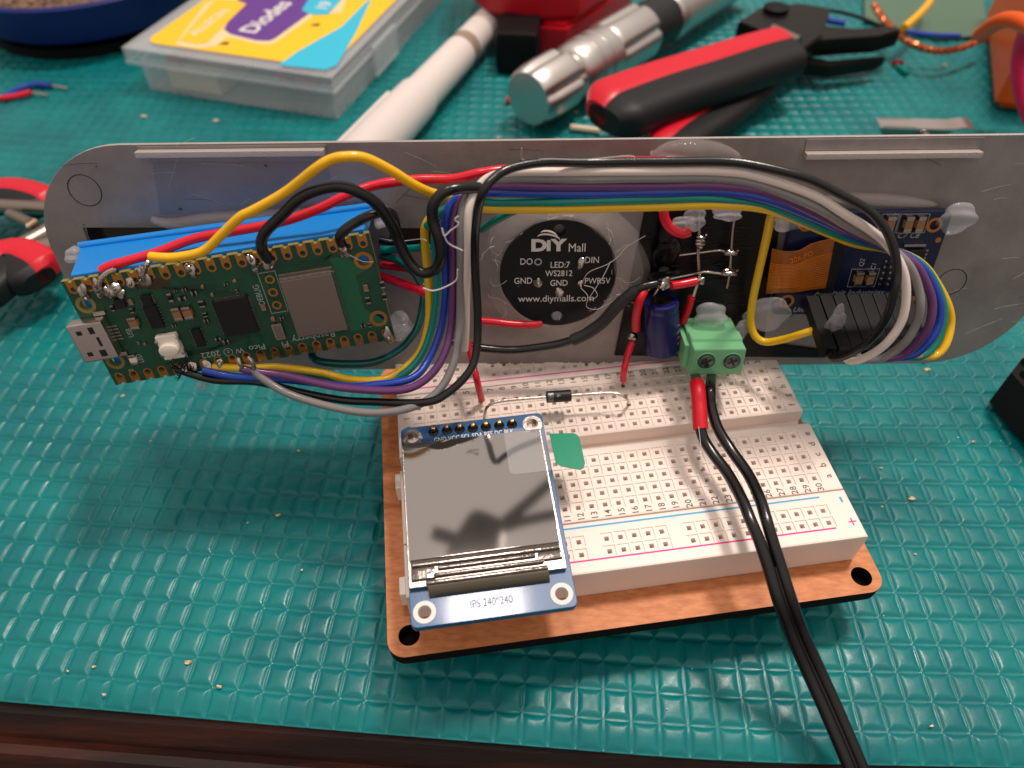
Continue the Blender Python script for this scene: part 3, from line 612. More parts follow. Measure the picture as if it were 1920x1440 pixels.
# solder joints on the board
def solder(px_, py_, r, sd, stretch=1.2, peak=0.0, label=None):
    x, y = yl(px_, py_); g = G(); g.blob((x, y, .25), (r, r*stretch, r*.8), PICO, sd, .22, sub=3)
    if peak: g.tube([PICO @ Vector((x, y, .4)), PICO @ Vector((x+.1, y+peak*.5, .9)), PICO @ Vector((x+.1, y+peak, 1.0))], lambda t: max(.08, r*.6*(1-t)), 10, 6)
    obj('solder_joint', g, 'solder', pico)
for i, (a, b, r, st, pk) in enumerate(((158, 546, .75, 1.8, .6), (186, 540, .8, 2.0, 1.8), (206, 545, .95, 1.3, .5), (218, 540, .9, 1.2, .6), (226, 549, .7, 1.2, 0), (247, 531, .75, 1.5, .5), (271, 520, .85, 2.2, 1.4), (359, 506, .75, 1.7, 1.0), (474, 490, .8, 1.6, 2.0), (479, 503, .5, 1.6, 0), (504, 490, .95, 1.5, 1.0), (644, 468, .95, 1.4, 1.4), (651, 477, .4, 1.3, 0), (345, 690, .9, 1.2, 0), (363, 686, .8, 1.3, .5), (391, 686, .8, 1.6, 0), (415, 684, .8, 1.7, 0), (728, 628, .8, 1.9, -1.0), (322, 672, .4, 1.0, 0))): solder(a, b, r, i+20, st, pk)
obj('flux_stain', G().blob((yl(292, 532)[0], yl(292, 532)[1], 0), (1.8, 1.0, .06), PICO, 3, .3), mat('flux', (58,40,10), .3, coat=.5) and 'flux', pico)

# ------------------------------------------------------------------ ring light board
ring = thing('light_ring_board', 'round black circuit board with white lettering glued to the middle of the plate', 'circuit board', PLATE @ Vector((0, -11, 1)))
F = PLATE @ Matrix.Translation((-.25, -.15, 2.2))
g = G().plate(circ(0, 0, 11.6, 72), [circ(0, 9.4, 1.15, 24), circ(0, -9.4, 1.15, 24)], -1.6, 0, F, 0, 0, .1); rb = obj('circuit_board', g, 'pcb_black', ring)
def fl2(px_, py_): return loc2(F, px_, py_)
g = G()
for t, a, b, s in (("DO", 987, 491, 2.05), ("DIN", 1110, 488, 2.05), ("LED:7", 1050, 497, 1.98), ("WS2812", 1048, 513, 1.92), ("GND", 981, 527, 2.05), ("GND", 1048, 531, 1.98), ("PWR5V", 1120, 527, 1.98), ("www.diymalls.com", 1043, 560, 2.24), ("Mall", 1082, 465, 2.69)):
    x, y = fl2(a, b); g.text(t, s*.93, x, y, F, 0, .004, .03, sx=.86 if len(t) < 10 else .98)
x, y = fl2(1019, 461); g.text("D", 3.3, x-.9, y, F, 0, .004, .03, bold=.05, sx=1.25); g.text("i", 3.1, x+1.0, y, F, 0, .004, .03, bold=.05, sx=1.3); g.text("Y", 3.3, x+2.9, y, F, 0, .004, .03, bold=.05, sx=1.2)
for rx, ry, oy in ((2.2, 1.0, 1.35), (1.6, .85, 2.15)):
    pts = [F @ Vector((x+1.0+rx*math.cos(t), y+oy+ry*math.sin(t)-.35*math.cos(t), .02)) for t in np.linspace(math.pi*.92, .12, 12)]
    g.tube(pts, lambda t: .05+.16*math.sin(math.pi*t), 8, 2)
obj('lettering', g, 'silk', rb)
x, y = fl2(1009, 491); g = G().plate(circ(x, y, .75, 20), [circ(x, y, .5, 20)], .004, .05, F); obj('solder_pad', g, 'silk_dim', ring)
for i, (a, b, r, st) in enumerate(((1089, 492, .85, 1.35), (1009, 528, .8, 1.4), (1048, 547, .95, 1.1), (1088, 530, .7, 1.0))):
    x, y = fl2(a, b); g = G(); g.blob((x, y, .3), (r, r*st, r*.9), F, 50+i, .16); g.tube([F @ Vector((x, y, .6)), F @ Vector((x+.1, y-.6, 1.3))], lambda t: .5*(1-t)+.1, 10, 5); obj('solder_joint', g, 'solder', ring)
obj('glue_plug', G().lathe([(1.12, -1.5), (1.12, -.2), (.8, .05), (.1, .12)], F @ Matrix.Translation((0, -9.4, 0)), 24), 'glue', ring)
# clear glue collar
g = G(); vs = []; fs = []; rd = random.Random(4); K = 96
prof_ = [(-.35, -.3), (.1, .35), (.9, .1), (2.0, -1.0), (3.0, -2.1)]
for k in range(K):
    a = 2*math.pi*k/K; wob = 1+.35*math.sin(3*a+1)+.3*math.sin(5*a+2)+(1.1 if -0.9 < math.atan2(math.sin(a), math.cos(a)) < 1.0 else 0)*math.cos(math.atan2(math.sin(a), math.cos(a))-.05)
    for dr, z in prof_: vs.append(((11.6+dr*max(.4, wob))*math.cos(a), (11.6+dr*max(.4, wob))*math.sin(a), z+.12*math.sin(9*a+dr)))
for k in range(K):
    for j in range(4): fs.append([k*5+j, k*5+j+1, ((k+1) % K)*5+j+1, ((k+1) % K)*5+j])
    fs.append([k*5+4, k*5, ((k+1) % K)*5, ((k+1) % K)*5+4])
g.add(vs, fs, F); obj('glue_collar', g, 'glue_clear', None, 'irregular clear glue collar around the round black board', 'glue drop')
# a bundle of glue threads and hairs
for i, (lab, pts) in enumerate((
  ('long thin glue hair from the round black board to the black tape', [(1092, 528, 3.5), (1105, 510, 4), (1140, 495, 4), (1160, 480, 3.5), (1175, 463, 3), (1210, 442, 3)]),
  ('thin glue hair looping over the end of the web address', [(1089, 540, 3.5), (1102, 555, 4.5), (1100, 575, 4.5), (1118, 580, 4.5), (1140, 570, 4), (1165, 555, 6), (1155, 552, 6)]),
  ('thin glue hair curving between the power pin and the black sleeve', [(1095, 535, 4), (1112, 540, 4.5), (1120, 555, 5), (1105, 560, 5), (1130, 520, 5), (1145, 490, 4)]),
  ('glue string looping across the blue and purple ribbon wires', [(793, 540, 22), (812, 545, 22), (835, 538, 22), (855, 525, 22), (858, 505, 22)]),
  ('tangled glue string on the upper left bend of the ribbon wires', [(859, 405, 23), (853, 412, 23), (860, 420, 23), (845, 432, 23), (833, 442, 23), (829, 428, 23), (840, 455, 23), (868, 470, 23)]),
  ('glue string lying along the top of the black ribbon wire', [(978, 278, 20), (982, 300, 19), (1030, 298, 19), (1100, 299, 19), (1180, 292, 19), (1190, 300, 19)]),
  ('fine hair standing on the breadboard under the power cable', [(1310, 800, 30), (1314, 840, 32), (1314, 880, 36)]),
  ('loose glue string at the right end of the green board', [(655, 478, 17), (680, 490, 17), (700, 491, 17)]),
  ('thin glue string from the blue tray corner to the yellow ribbon wire', [(716, 448, 10), (750, 452, 14), (790, 448, 15), (800, 452, 16)]))):
    obj('glue_string', G().tube([pp(*q) for q in pts], .07 if i not in (3, 4) else .13, 6, 8), 'hair', None, lab, 'glue string', 'thin glue strings')

g = G(); rd = random.Random(17)
for k in range(26):
    a = rd.uniform(0, 6.28); r0 = rd.uniform(105, 128); a0, b0 = 1046+r0*math.cos(a), 503+r0*.93*math.sin(a); pts = []; d = rd.uniform(0, 6.28)
    for j in range(6): pts.append(pp(a0, b0, 1.0+rd.uniform(0, 1.4))); d += rd.uniform(-.9, .9); a0 += 9*math.cos(d); b0 += 9*math.sin(d)
    g.tube(pts, rd.uniform(.035, .06), 5, 4)
obj('glue_hairs', g, 'hair', None, 'fine glue hairs tangled round the rim of the round black board', 'glue string', kind='stuff')
# ------------------------------------------------------------------ black tape patch, joints, capacitor, terminal
tp = [loc2(PLATE, a, b, .3) for a, b in ((1222, 330), (1400, 330), (1470, 360), (1432, 640), (1545, 655), (1545, 670), (1152, 666))]
obj('electrical_tape', G().prism(tp[::-1], .1, .6, PLATE, 0, .15), 'tape_black', None, 'wrinkled black electrical tape patch on the plate behind the capacitor', 'tape')
g = G(); rd = random.Random(8)
for k in range(60):
    a = 1195+rd.random()*200; b = 420+rd.random()*220
    p = pp(a, b, .72); q = pp(a+rd.uniform(8, 40), b+rd.uniform(-5, 3), .72); g.tube([p, (p+q)/2+PU*rd.uniform(-.2, .2), q], .1, 6, 3)
obj('tape_ripples', g, 'tape_black', C.objects['electrical_tape']) if 0 else None
rip = obj('tape_wrinkle', g, 'tape_black', C.objects['electrical_tape'])
for i, (a, b, w_, h_) in enumerate(((1250, 470, 2.2, 5.0), (1245, 520, 2.6, 2.4))):
    obj('tape_scrap', G().blob(pp(a, b, 2), (w_, 1.2, h_), seed=70+i, amp=.3), 'tape_black', None, ['crumpled black tape scrap under the bent red wire', 'crumpled black tape scrap above the blue capacitor'][i], 'tape')
cap = thing('capacitor', 'dark blue cylindrical capacitor standing left of the green terminal block', 'capacitor', pp(1238, 660, 5))
cb = pp(1241, 658, 5.5); ct = pp(1240, 562, 5.5); A = (ct-cb); hgt = A.length
FC = frame(cb, PX, A.cross(PX).normalized()*-1) ; z = A.normalized(); x = PX-z*PX.dot(z); x.normalize(); FC = Matrix((x, z.cross(x), z)).transposed().to_4x4(); FC.translation = cb
obj('can', G().lathe([(2.9, 0), (3.35, .25), (3.5, .8), (3.5, hgt-2.6), (3.38, hgt-2.2), (3.4, hgt-1.7), (3.5, hgt-1.2), (3.45, hgt-.4), (3.1, hgt-.05), (2.3, hgt)], FC, 40), 'cap_blue', cap)
obj('bung', G().lathe([(2.3, hgt-.2), (2.2, hgt+.15), (.1, hgt+.2)], FC, 32), 'rubber_black', cap)
g = G(); g.box(-1.0, 1.0, -3.58, -3.50, 1.2, hgt-4.2, FC)
g = G()
for k in range(4):
    a = math.radians(-30); FF = FC @ Matrix.Rotation(a, 4, 'Z') @ Matrix.Translation((3.53, 0, 2.5+k*1.4)); g.box(-.01, .03, -.5, .5, 0, .12, FF)
obj('printed_marks', g, 'ink_pink', cap)
obj('lead', G().tube([FC @ Vector((-1.2, 0, hgt)), FC @ Vector((-1.3, -.3, hgt+1.5)), pp(1240, 532, 7), ], .3, 8), 'tin', cap)
def bare(lab, pts, r=.32, grp='bare tinned leads'): obj('bare_lead', G().tube([pp(*q) for q in pts], r, 10), 'tin', None, lab, 'wire', grp)
def blobt(lab, a, b, w, r, sd, m='solder'): obj('solder_blob', G().blob(pp(a, b, w), r, seed=sd, amp=.2), m, None, lab, 'solder joint', 'solder joints on the plate')
blobt('shiny solder blob joining the capacitor lead and the black wire', 1244, 533, 7, (1.3, 1.2, 1.6), 81)
bare('upright bare lead between the two left solder joints', [(1312, 398, 3), (1311, 430, 3), (1309, 470, 3), (1310, 505, 3), (1309, 525, 3), (1300, 556, 4)], .38)
bare('upright bare lead passing through both right solder rings', [(1380, 392, 3), (1374, 430, 3), (1371, 470, 3), (1369, 505, 3), (1366, 525, 3), (1363, 540, 3)], .3)
bare('upper bare lead running level across the black tape', [(1272, 479, 2), (1310, 474, 3), (1345, 470, 4), (1358, 471, 4)], .2)
bare('lower bare lead running level across the black tape', [(1252, 524, 4), (1290, 516, 3), (1320, 510, 4), (1352, 513, 4)], .24)
def coil(lab, a, b, w, r, n, h, rw=.22):
    c = pp(a, b, w); pts = [c+PX*r*math.cos(t)+PN*r*.7*math.sin(t)+PU*(h*(t/(2*math.pi*n)-.5)+.35*math.sin(t)) for t in np.linspace(0, 2*math.pi*n, 14*n)]
    obj('wire_coil', G().tube(pts, rw, 8, 2), 'solder', None, lab, 'wire joint', 'soldered wire coils')
coil('soldered wire coil on the left upright lead', 1313, 450, 3, 1.0, 3, 2.0)
coil('upper soldered ring on the right upright lead', 1370, 474, 3, 1.3, 2, .6, .32)
coil('lower gold tinted soldered ring on the right upright lead', 1366, 511, 3, 1.7, 2, .8, .28)
blobt('solder blob in the middle of the left upright lead', 1313, 456, 3, (.95, .8, 1.3), 84); blobt('solder cone at the right end of the short red sleeve', 1313, 524, 3.5, (1.0, .9, 1.1), 83); blobt('small solder ball above the loose red jumper wire', 1187, 632, 5, (.9, .8, .95), 82)
wire('red_sleeve', 'short glossy red sleeve level with the capacitor top', [(1258, 536, 6), (1280, 533, 5.5), (1306, 527, 5)], .85, 'pvc_red', 'red sleeves on the leads', 'sleeve')
wire('red_sleeve', 'bent red sleeve down the left side of the capacitor', [(1208, 545, 8), (1199, 562, 9), (1193, 590, 8), (1192, 617, 6)], .85, 'shrink_red', 'red sleeves on the leads', 'sleeve')
wire('red_sleeve', 'dark red sleeve between the capacitor and the terminal block', [(1298, 556, 4), (1291, 580, 4), (1280, 605, 4)], .75, 'shrink_red', 'red sleeves on the leads', 'sleeve')
wire('red_wire', 'bent red wire under milky glue at the top of the black tape', [(1243, 392, 4), (1248, 415, 4), (1262, 432, 4), (1280, 438, 4), (1294, 434, 4)], .95, 'pvc_red', cat='wire')
bare('curved bare lead above the bent red sleeve', [(1240, 536, 7.5), (1224, 538, 8), (1212, 545, 8)], .28)
for i, (a, b, w, r) in enumerate(((1303, 412, 4, (2.2, 1.6, 2.4)), (1364, 402, 3, (2.8, 1.2, 1.4)), (1280, 420, 4, (2.2, 1.0, 1.6)), (1334, 592, 5, (3.5, 2.2, 2.9)), (1390, 620, 3, (1.6, 1.2, 2.6)))):
    obj('glue_blob', G().blob(pp(a, b, w), r, seed=90+i, amp=.17, sub=4), 'glue', None, ['milky hot glue drop around the top of the left upright lead', 'milky hot glue drop around the top of the right upright lead', 'milky hot glue drop over the bent red wire', 'rounded milky glue mound on top of the green terminal block', 'thin milky glue drop right of the green terminal block'][i], 'glue drop', 'hot glue drops')
# terminal block
tb = thing('terminal_block', 'pale green two way screw terminal block at the lower edge of the plate', 'terminal block', pp(1350, 700, 8))
prf = [(14.2, -16.2), (14.2, -10.45), (11.4, -10.45), (11.2, -9.9), (8.2, -9.9), (8.0, -10.4), (2.0, -10.4), (.8, -12.0), (.8, -16.8), (4, -17.8), (11, -17.4)]
g = G(); u0, u1 = 25.6, 35.6
FT = PLATE @ Matrix(((0, 0, 1, 0), (0, 1, 0, 0), (1, 0, 0, 0), (0, 0, 0, 1)))          # local x->w, y->v, z->u
b = bmesh.new(); lo = [b.verts.new((w, v, u0)) for w, v in prf]; hi = [b.verts.new((w, v, u1)) for w, v in prf]; n = len(prf)
b.faces.new(lo); b.faces.new(hi)
for i in range(n): b.faces.new([lo[i], lo[(i+1) % n], hi[(i+1) % n], hi[i]])
bmesh.ops.recalc_face_normals(b, faces=b.faces[:]); bmesh.ops.bevel(b, geom=b.edges[:], offset=.12, segments=2, affect='EDGES'); g.bm(b, FT)
g.box(u0-1.0, u0-.02, -16.6, -11.4, 3, 11, PLATE, .15)
for uu in (28.1, 33.1):
    pass
obj('housing', g, 'term_green', tb)
for px_ in (1324, 1372):
    u, v = loc2(PLATE, px_, 678, 14.2); Fq = PLATE @ Matrix.Translation((u, v+.05, 14.2))
    rg = G(); vs = []; fs = []
    for r, z in ((2.05, .01), (1.85, .12), (1.7, .02)):
        for k in range(32): a = 2*math.pi*k/32; vs.append((r*math.cos(a), r*math.sin(a), z))
    for j in range(2):
        for k in range(32): fs.append([j*32+k, j*32+(k+1) % 32, (j+1)*32+(k+1) % 32, (j+1)*32+k])
    rg.add(vs, fs, Fq); well = obj('screw_well', rg, 'term_green', tb)
    obj('well_shade_disc', G().lathe([(1.7, -.0), (1.7, .03)], Fq, 32), 'term_shade', well)  # darker green disc paints the shade inside the well
    s = G().lathe([(1.35, .03), (1.4, .25), (1.2, .38), (.1, .42)], Fq @ Matrix.Translation((0, .12, 0)), 28); sc = obj('screw', s, 'screw_steel', tb)
    g = G()
    for a in (25, 115): FF = Fq @ Matrix.Translation((0, .12, 0)) @ Matrix.Rotation(math.radians(a), 4, 'Z'); g.box(-1.0, 1.0, -.2, .2, .395, .45 if a == 25 else .455, FF)
    obj('cross_slot', g, 'dark_slot', sc)

# ------------------------------------------------------------------ small blue display board at the right
def ol(a, b, h=0): return loc2(OL, a, b, h)
OL = PLATE @ Matrix.Translation((0, 0, 2.6))
cr = [ol(*q) for q in ((1474, 398), (1779, 396), (1728, 590), (1446, 590))]
xl, xr = cr[3][0], (cr[1][0]+cr[2][0])/2; yt = cr[1][1]; yb_ = cr[3][1]
ole = thing('screen_board', 'dark blue screen board with an orange flex ribbon at the right of the grey plate', 'circuit board', PLATE @ Vector(((xl+xr)/2, yb_, 1)))
mh = [ol(1512, 420), ol(1752, 422), ol(1475, 565)]
ob = obj('circuit_board', G().plate(rrect(xl, xr, yb_, yt, 1.2), [circ(x, y, .95, 20) for x, y in mh], -1.6, 0, OL, 0, 0, .1), 'pcb_navy', ole)
for x, y in mh: obj('mounting_ring', G().plate(circ(x, y, 1.5, 28), [circ(x, y, .93, 20)], .004, .06, OL), 'gold', ole); obj('hole_core', G().lathe([(.92, -1.55), (.92, -.5)], OL @ Matrix.Translation((x, y, 0)), 16), 'dark_slot', ole)
for a, b, r in ((1759, 450, .55), (1712, 560, .6)): x, y = ol(a, b); obj('test_pad', G().lathe([(r, .003), (r, .05)], OL @ Matrix.Translation((x, y, 0)), 20), 'gold', ole)
for a, b in (((1659, 404), (1674, 432)), ((1694, 404), (1708, 434)), ((1716, 404), (1730, 434)), ((1601, 508), (1615, 534)), ((1623, 508), (1636, 534)), ((1568, 422), (1582, 434)), ((1590, 424), (1604, 436))): smd(a, b, 'ceramic_tan', 1.2, OL, ole)
for cx, cy, w, h in ((1633, 461, 14, 7), (1666, 490, 14, 5), (1664, 501, 16, 5), (1662, 512, 18, 5), (1659, 523, 20, 5), (1656, 534, 20, 5)): smd((cx-w/2, cy-h/2), (cx+w/2, cy+h/2), 'resistor_black', .4, OL, ole, 'chip_resistor', False)
g = G(); r = bx(g, (1700, 466), (1724, 492), 1.0, OL); c = obj('small_chip', g, 'chip_black', ole); g = G()
for k in range(4): t = r[2]+.3+(r[3]-r[2]-.6)*k/3; g.box(r[1]+.02, r[1]+.7, t-.2, t+.2, .02, .4, OL); g.box(r[0]-.6, r[0]-.02, t-.2, t+.2, .02, .4, OL)
obj('chip_leads', g, 'tin', c); g = G(); x, y = ol(1712, 458); g.box(x-2.0, x+2.2, y-.25, y+.25, .02, .7, OL, .08); obj('metal_strip', g, 'tin', ole)
g = G()
def OT(t, a, b, s, rot=0, **k): x, y = ol(a, b); g.text(t, s, x, y, OL, rot, .004, .02, shear=.25, **k)
OT("Adafruit Industries", 1592, 549, 1.75, sx=1.05); OT("C7", 1691, 442, 1.5); OT("C8", 1714, 442, 1.5); OT("C6 C5", 1604, 443, 1.4); OT("C3", 1680, 408, 1.3, 90); OT("Q2", 1616, 493, 1.3, 90); OT("C1", 1638, 500, 1.3, 90); OT("Univ", 1500, 581, 1.6)
for a, b in (((1655, 402), (1678, 435)), ((1690, 402), (1733, 436)), ((1597, 505), (1640, 537))):
    x0, y1 = ol(*a); x1, y0 = ol(*b)
    for q in ((x0, x0+.08, y0, y1), (x1-.08, x1, y0, y1), (x0, x1, y1, y1+.08), (x0, x1, y0-.08, y0)): g.box(*q, .004, .025, OL)
obj('lettering', g, 'silk_dim', ob)
g = G(); rd = random.Random(2)
for k in range(40):
    x = rd.uniform(xl+12, xr-2); y = rd.uniform(yb_+2, yt-2); L_ = rd.uniform(1, 5); g.box(x, min(xr-1, x+L_), y, y+.12, .004, .008, OL)
obj('copper_traces', g, 'trace_navy', ob)
# flex ribbon: rises at the left, lies flat towards its connector
px0 = [(1448, 466, 1474, 551), (1470, 471, 1480, 549), (1498, 470, 1500, 548), (1520, 458, 1530, 545), (1545, 451, 1548, 542), (1566, 446, 1562, 540)]
hh = [.2, 1.6, 2.0, 1.5, 1.2, 1.1]
top, bot = [], []
for i, ((a, b, _, _), h) in enumerate(zip(px0, hh)): top.append(hit(a, b, OL.translation+PN*h, PN))
for i, ((a, _, a2, d), h) in enumerate(zip(px0, hh)): bot.append(hit([1436, 1462, 1490, 1512, 1532, 1548][i], d, OL.translation+PN*h, PN))
top, bot = catmull(top, 4), catmull(bot, 4)
g = G(); n = len(top); vs = []
for a, b in zip(top, bot): vs += [a, b, a-PN*.12, b-PN*.12]
fs = []
for i in range(n-1):
    q, r = 4*i, 4*i+4; fs += [[q, q+1, r+1, r], [q+2, r+2, r+3, q+3], [q, r, r+2, q+2], [q+1, q+3, r+3, r+1]]
fs += [[0, 2, 3, 1], [4*n-4, 4*n-3, 4*n-1, 4*n-2]]; g.add(vs, fs); flex = obj('flex_ribbon', g, 'kapton', ole)
g = G()
for k in range(17):
    f = .30+.62*k/16; pts = [a.lerp(b, f if i > n*.45 else .32+.55*k/16)+PN*.03 for i, (a, b) in enumerate(zip(top, bot))]
    for a, b in zip(pts, pts[1:]):
        d = (b-a).normalized(); s = d.cross(PN).normalized()*.075; g.add([a-s, b-s, b+s, a+s], [[0, 1, 2, 3]])
obj('copper_lines', g, 'copper_line', flex)
g = G(); Ff = frame(top[9].lerp(bot[9], .17)+PN*.22, top[12]-top[6], PU); g.text("206-PO", 1.45, 0, 0, Ff, 0, 0, .05); obj('lettering', g, 'copper_line', flex)
g = G(); x0, y1 = ol(1556, 448); x1, y0 = ol(1586, 545); g.box(x0+.3, x0+3.0, y0, y1, .02, .9, OL, .1); obj('flex_socket', g, 'chip_black', ole)
g = G(); x0, y0 = ol(1516, 566); x1, y1 = ol(1716, 556); g.box(x0-.8, x0+8*2.54-.2, y0-1.6, y0-.3, .02, 2.4, OL, .1); obj('pin_header', g, 'rubber_black', ole)
for i, (a, b, w, r) in enumerate(((1484, 410, 3.2, (3.2, 1.6, 2.7)), (1795, 411, 2.2, (3.4, 1.8, 3.4)), (1437, 590, 2.6, (4.6, 1.5, 4.2)))):
    obj('glue_blob', G().blob(pp(a, b, w), r, seed=120+i, amp=.14, sub=4), 'glue', None, ['milky glue drop on the upper left corner of the dark blue board', 'large round milky glue drop on the upper right corner of the dark blue board', 'large clear glue drop on the lower left corner of the dark blue board'][i], 'glue drop', 'hot glue drops')

# ------------------------------------------------------------------ ribbon jumper wires
arch = {
 'black':  [(932,328,22),(970,311,20),(1030,304,18),(1100,305,16),(1240,303,16),(1340,302,17),(1410,309,18),(1509,333,20),(1573,363,21),(1630,395,22),(1661,431,23),(1676,470,24),(1681,510,25),(1678,543,26),(1663,594,26),(1634,635,25),(1595,663,23),(1566,672,21)],
 'white':  [(915,334,14),(960,324,15),(1078,322,16),(1240,321,16),(1346,322,17),(1417,330,18),(1523,365,20),(1580,399,21),(1630,431,21),(1662,458,21),(1690,497,22),(1700,543,23),(1691,600,24),(1659,646,24),(1618,672,22),(1592,676,20)],
 'grey':   [(905,345,14),(960,336,15),(1078,336,16),(1240,335,16),(1346,336,17),(1424,347,18),(1523,386,20),(1594,427,20),(1660,460,19.5),(1703,495,21),(1722,539,22),(1725,575,23),(1715,611,23),(1694,644,23),(1655,672,21),(1618,674,20)],
 'purple': [(900,352,14),(960,349,15),(1078,350,16),(1240,349,16),(1346,349,17),(1438,362,18),(1530,401,19),(1594,434,19),(1662,463,18),(1714,494,19),(1737,530,20),(1748,566,21),(1744,606,22),(1726,637,22),(1690,666,21),(1643,672,20)],
 'blue':   [(895,362,14),(960,362,15),(1078,364,16),(1240,361,16),(1346,360,17),(1438,374,18),(1537,413,18),(1598,441,18),(1664,465,16.5),(1718,492,17.5),(1745,525,18),(1760,563,19),(1760,602,20),(1744,637,21),(1712,666,21),(1668,670,20)],
 'teal':   [(884,378,14),(934,380,14),(1000,379,15),(1078,378,16),(1240,374,16),(1346,373,17),(1438,387,17),(1530,423,17),(1598,449,16.5),(1666,466,15),(1722,492,16),(1753,532,16),(1769,575,17),(1767,613,18),(1753,646,19),(1728,668,20),(1693,668,20)],
 'yellow': [(880,390,14),(934,392,14),(1000,393,15),(1078,392,16),(1240,387,16),(1346,385,17),(1438,393,17),(1530,427,16),(1598,455,15),(1668,468,14),(1726,493,14),(1760,536,14),(1780,578,15),(1782,612,16),(1771,648,18),(1750,667,19),(1718,666,20)]}
left = {
 'black':  [(330,692,20),(400,712,20),(480,716,20),(560,735,22),(640,750,24),(700,753,25),(798,755,28),(841,736,27),(880,697,25),(893,660,23),(895,600,21),(891,500,20),(892,430,21),(904,365,24)],
 'white':  [(871,655,16),(874,600,17),(875,520,18),(876,450,18),(878,395,17),(892,358,15)],
 'grey':   [(475,692,22),(490,707,22.5),(540,738,24),(620,763,26),(700,774,28),(770,764,28),(820,735,26),(850,685,23),(861,620,19),(863.5,540,18),(863,460,18),(866,400,17),(880,366,15)],
 'purple': [(450,690,22),(475,696,22),(540,705,22),(640,727,24),(740,732,26),(790,717,25),(826,678,22),(845,620,18),(850,540,17),(849,455,17),(851,410,16),(864,373,15)],
 'blue':   [(380,694,20),(440,706,20),(540,712,20),(640,724,22),(700,722,24),(772,709,23),(807,668,19),(829,612,16),(836,540,16),(834,450,16),(837,404,16),(852,375,15)],
 'teal':   [(520,690,14),(600,706,16),(700,718,19),(752,705,19),(790,668,16),(810,612,14),(819,540,13.5),(815,450,13),(822,412,13),(845,390,13)],
 'yellow': [(400,688,19),(470,690,19),(520,688,18),(600,698,18),(650,711,19),(700,714,20),(738,704,19),(784,664,15),(802,609,13),(804,540,12.5),(797,460,12),(797,425,12),(815,402,12),(850,392,13)]}
order = ['black', 'white', 'grey', 'purple', 'blue', 'teal', 'yellow']
desc = {'black': 'black ribbon wire, outermost of the arch, crossing over the left bend', 'white': 'white ribbon wire just inside the black one on the arch', 'grey': 'grey ribbon wire between the white and the purple one on the arch', 'purple': 'purple ribbon wire between the grey and the blue one on the arch', 'blue': 'blue ribbon wire between the purple and the teal one on the arch', 'teal': 'teal green ribbon wire next to the yellow one on the arch', 'yellow': 'yellow ribbon wire, innermost of the arch'}
cs = [(1520, 563, 1553, 662), (1545, 562, 1582, 664), (1570, 561, 1607, 665), (1595, 560, 1632, 665), (1619, 559, 1657, 665), (1643, 558, 1682, 664), (1667, 557, 1706, 663)]
for i, c in enumerate(order):
    t = thing('jumper_wire', desc[c], 'wire', pp(1100, 350, 5), 'ribbon jumper wires on the arch')
    pts = left[c]+arch[c]; P = []
    for q in pts:
        p = pp(*q)
        if p.z < -114.6 and 735 < q[0] < 1500: p = gp(q[0], q[1], -114.2)
        P.append(p)
    P.append(pp(cs[i][2]+2, cs[i][3]+2, 19.2)); P.append(pp(cs[i][2], cs[i][3]-6, 17.5))
    obj('insulation', G().tube(P, .74, 14, 6, kink=.07), 'pvc_'+c, t)
    a = pp(cs[i][0], cs[i][1], 5.2); b = pp(cs[i][2], cs[i][3], 19.0); z = (b-a).normalized(); x = (PX-z*PX.dot(z)).normalized(); FH = Matrix((x, z.cross(x), z)).transposed().to_4x4(); FH.translation = a; Lh = (b-a).length
    g = G().box(-1.22, 1.22, -1.25, 1.25, 0, Lh, FH, .15); hs_ = obj('connector_housing', g, 'rubber_black', t)
    obj('latch_window', G().box(-.6, .6, -1.3, -1.24, Lh*.35, Lh*.6, FH), 'tin' if i == 99 else 'dark_slot', hs_)
obj('glue_blob', G().blob(pp(1563, 610, 14), (1.3, 1.0, 4.8), seed=140, amp=.25, sub=4), 'glue', None, 'streak of cloudy blue glue between the first two black connectors', 'glue drop', 'hot glue drops')
t = thing('wire_connector', 'lone black plug at the right end of the connector row under the ribbon loops', 'connector', pp(1700, 560, 5))
a = pp(1691, 556, 5.2); b = pp(1728, 664, 18.5); z = (b-a).normalized(); x = (PX-z*PX.dot(z)).normalized(); FH = Matrix((x, z.cross(x), z)).transposed().to_4x4(); FH.translation = a
hs_ = obj('connector_housing', G().box(-1.22, 1.22, -1.25, 1.25, 0, (b-a).length, FH, .15), 'rubber_black', t)
# yellow return wire round the tape
wire('yellow_wire', 'yellow wire dropping from the arch and bending under the dark blue board', [(1452, 396, 14), (1444, 410, 12), (1436, 450, 9), (1422, 510, 6), (1411, 570, 5), (1408, 605, 5), (1416, 630, 6), (1436, 641, 7), (1470, 636, 9), (1500, 627, 11), (1530, 617, 12)], .78, 'pvc_yellow')
# free wires
wire('yellow_wire', 'thick amber yellow wire arching high above the green board', [(282, 481, 20), (305, 483, 20.3), (335, 482, 20), (381, 471, 20), (415, 442, 20), (450, 408, 20), (475, 394, 20), (539, 357, 20), (593, 315, 21), (618, 300, 21), (645, 294, 21), (685, 297, 20), (735, 321, 18), (777, 347, 16), (818, 364, 13), (870, 372, 11)], .82, 'pvc_amber')
wire('red_wire', 'long red wire running up along the blue tray top', [(190, 508, 19.5), (210, 498, 19), (240, 490, 18), (293, 474, 16), (360, 448, 14), (435, 434, 14), (497, 423, 14), (552, 410, 14), (602, 390, 14), (643, 369, 13), (693, 350, 11), (743, 340, 10), (793, 336, 9), (852, 336, 9), (900, 325, 9), (945, 318, 8), (1000, 312, 6), (1080, 308, 5), (1200, 302, 3), (1270, 305, 2), (1300, 318, 2)], .85, 'pvc_red')
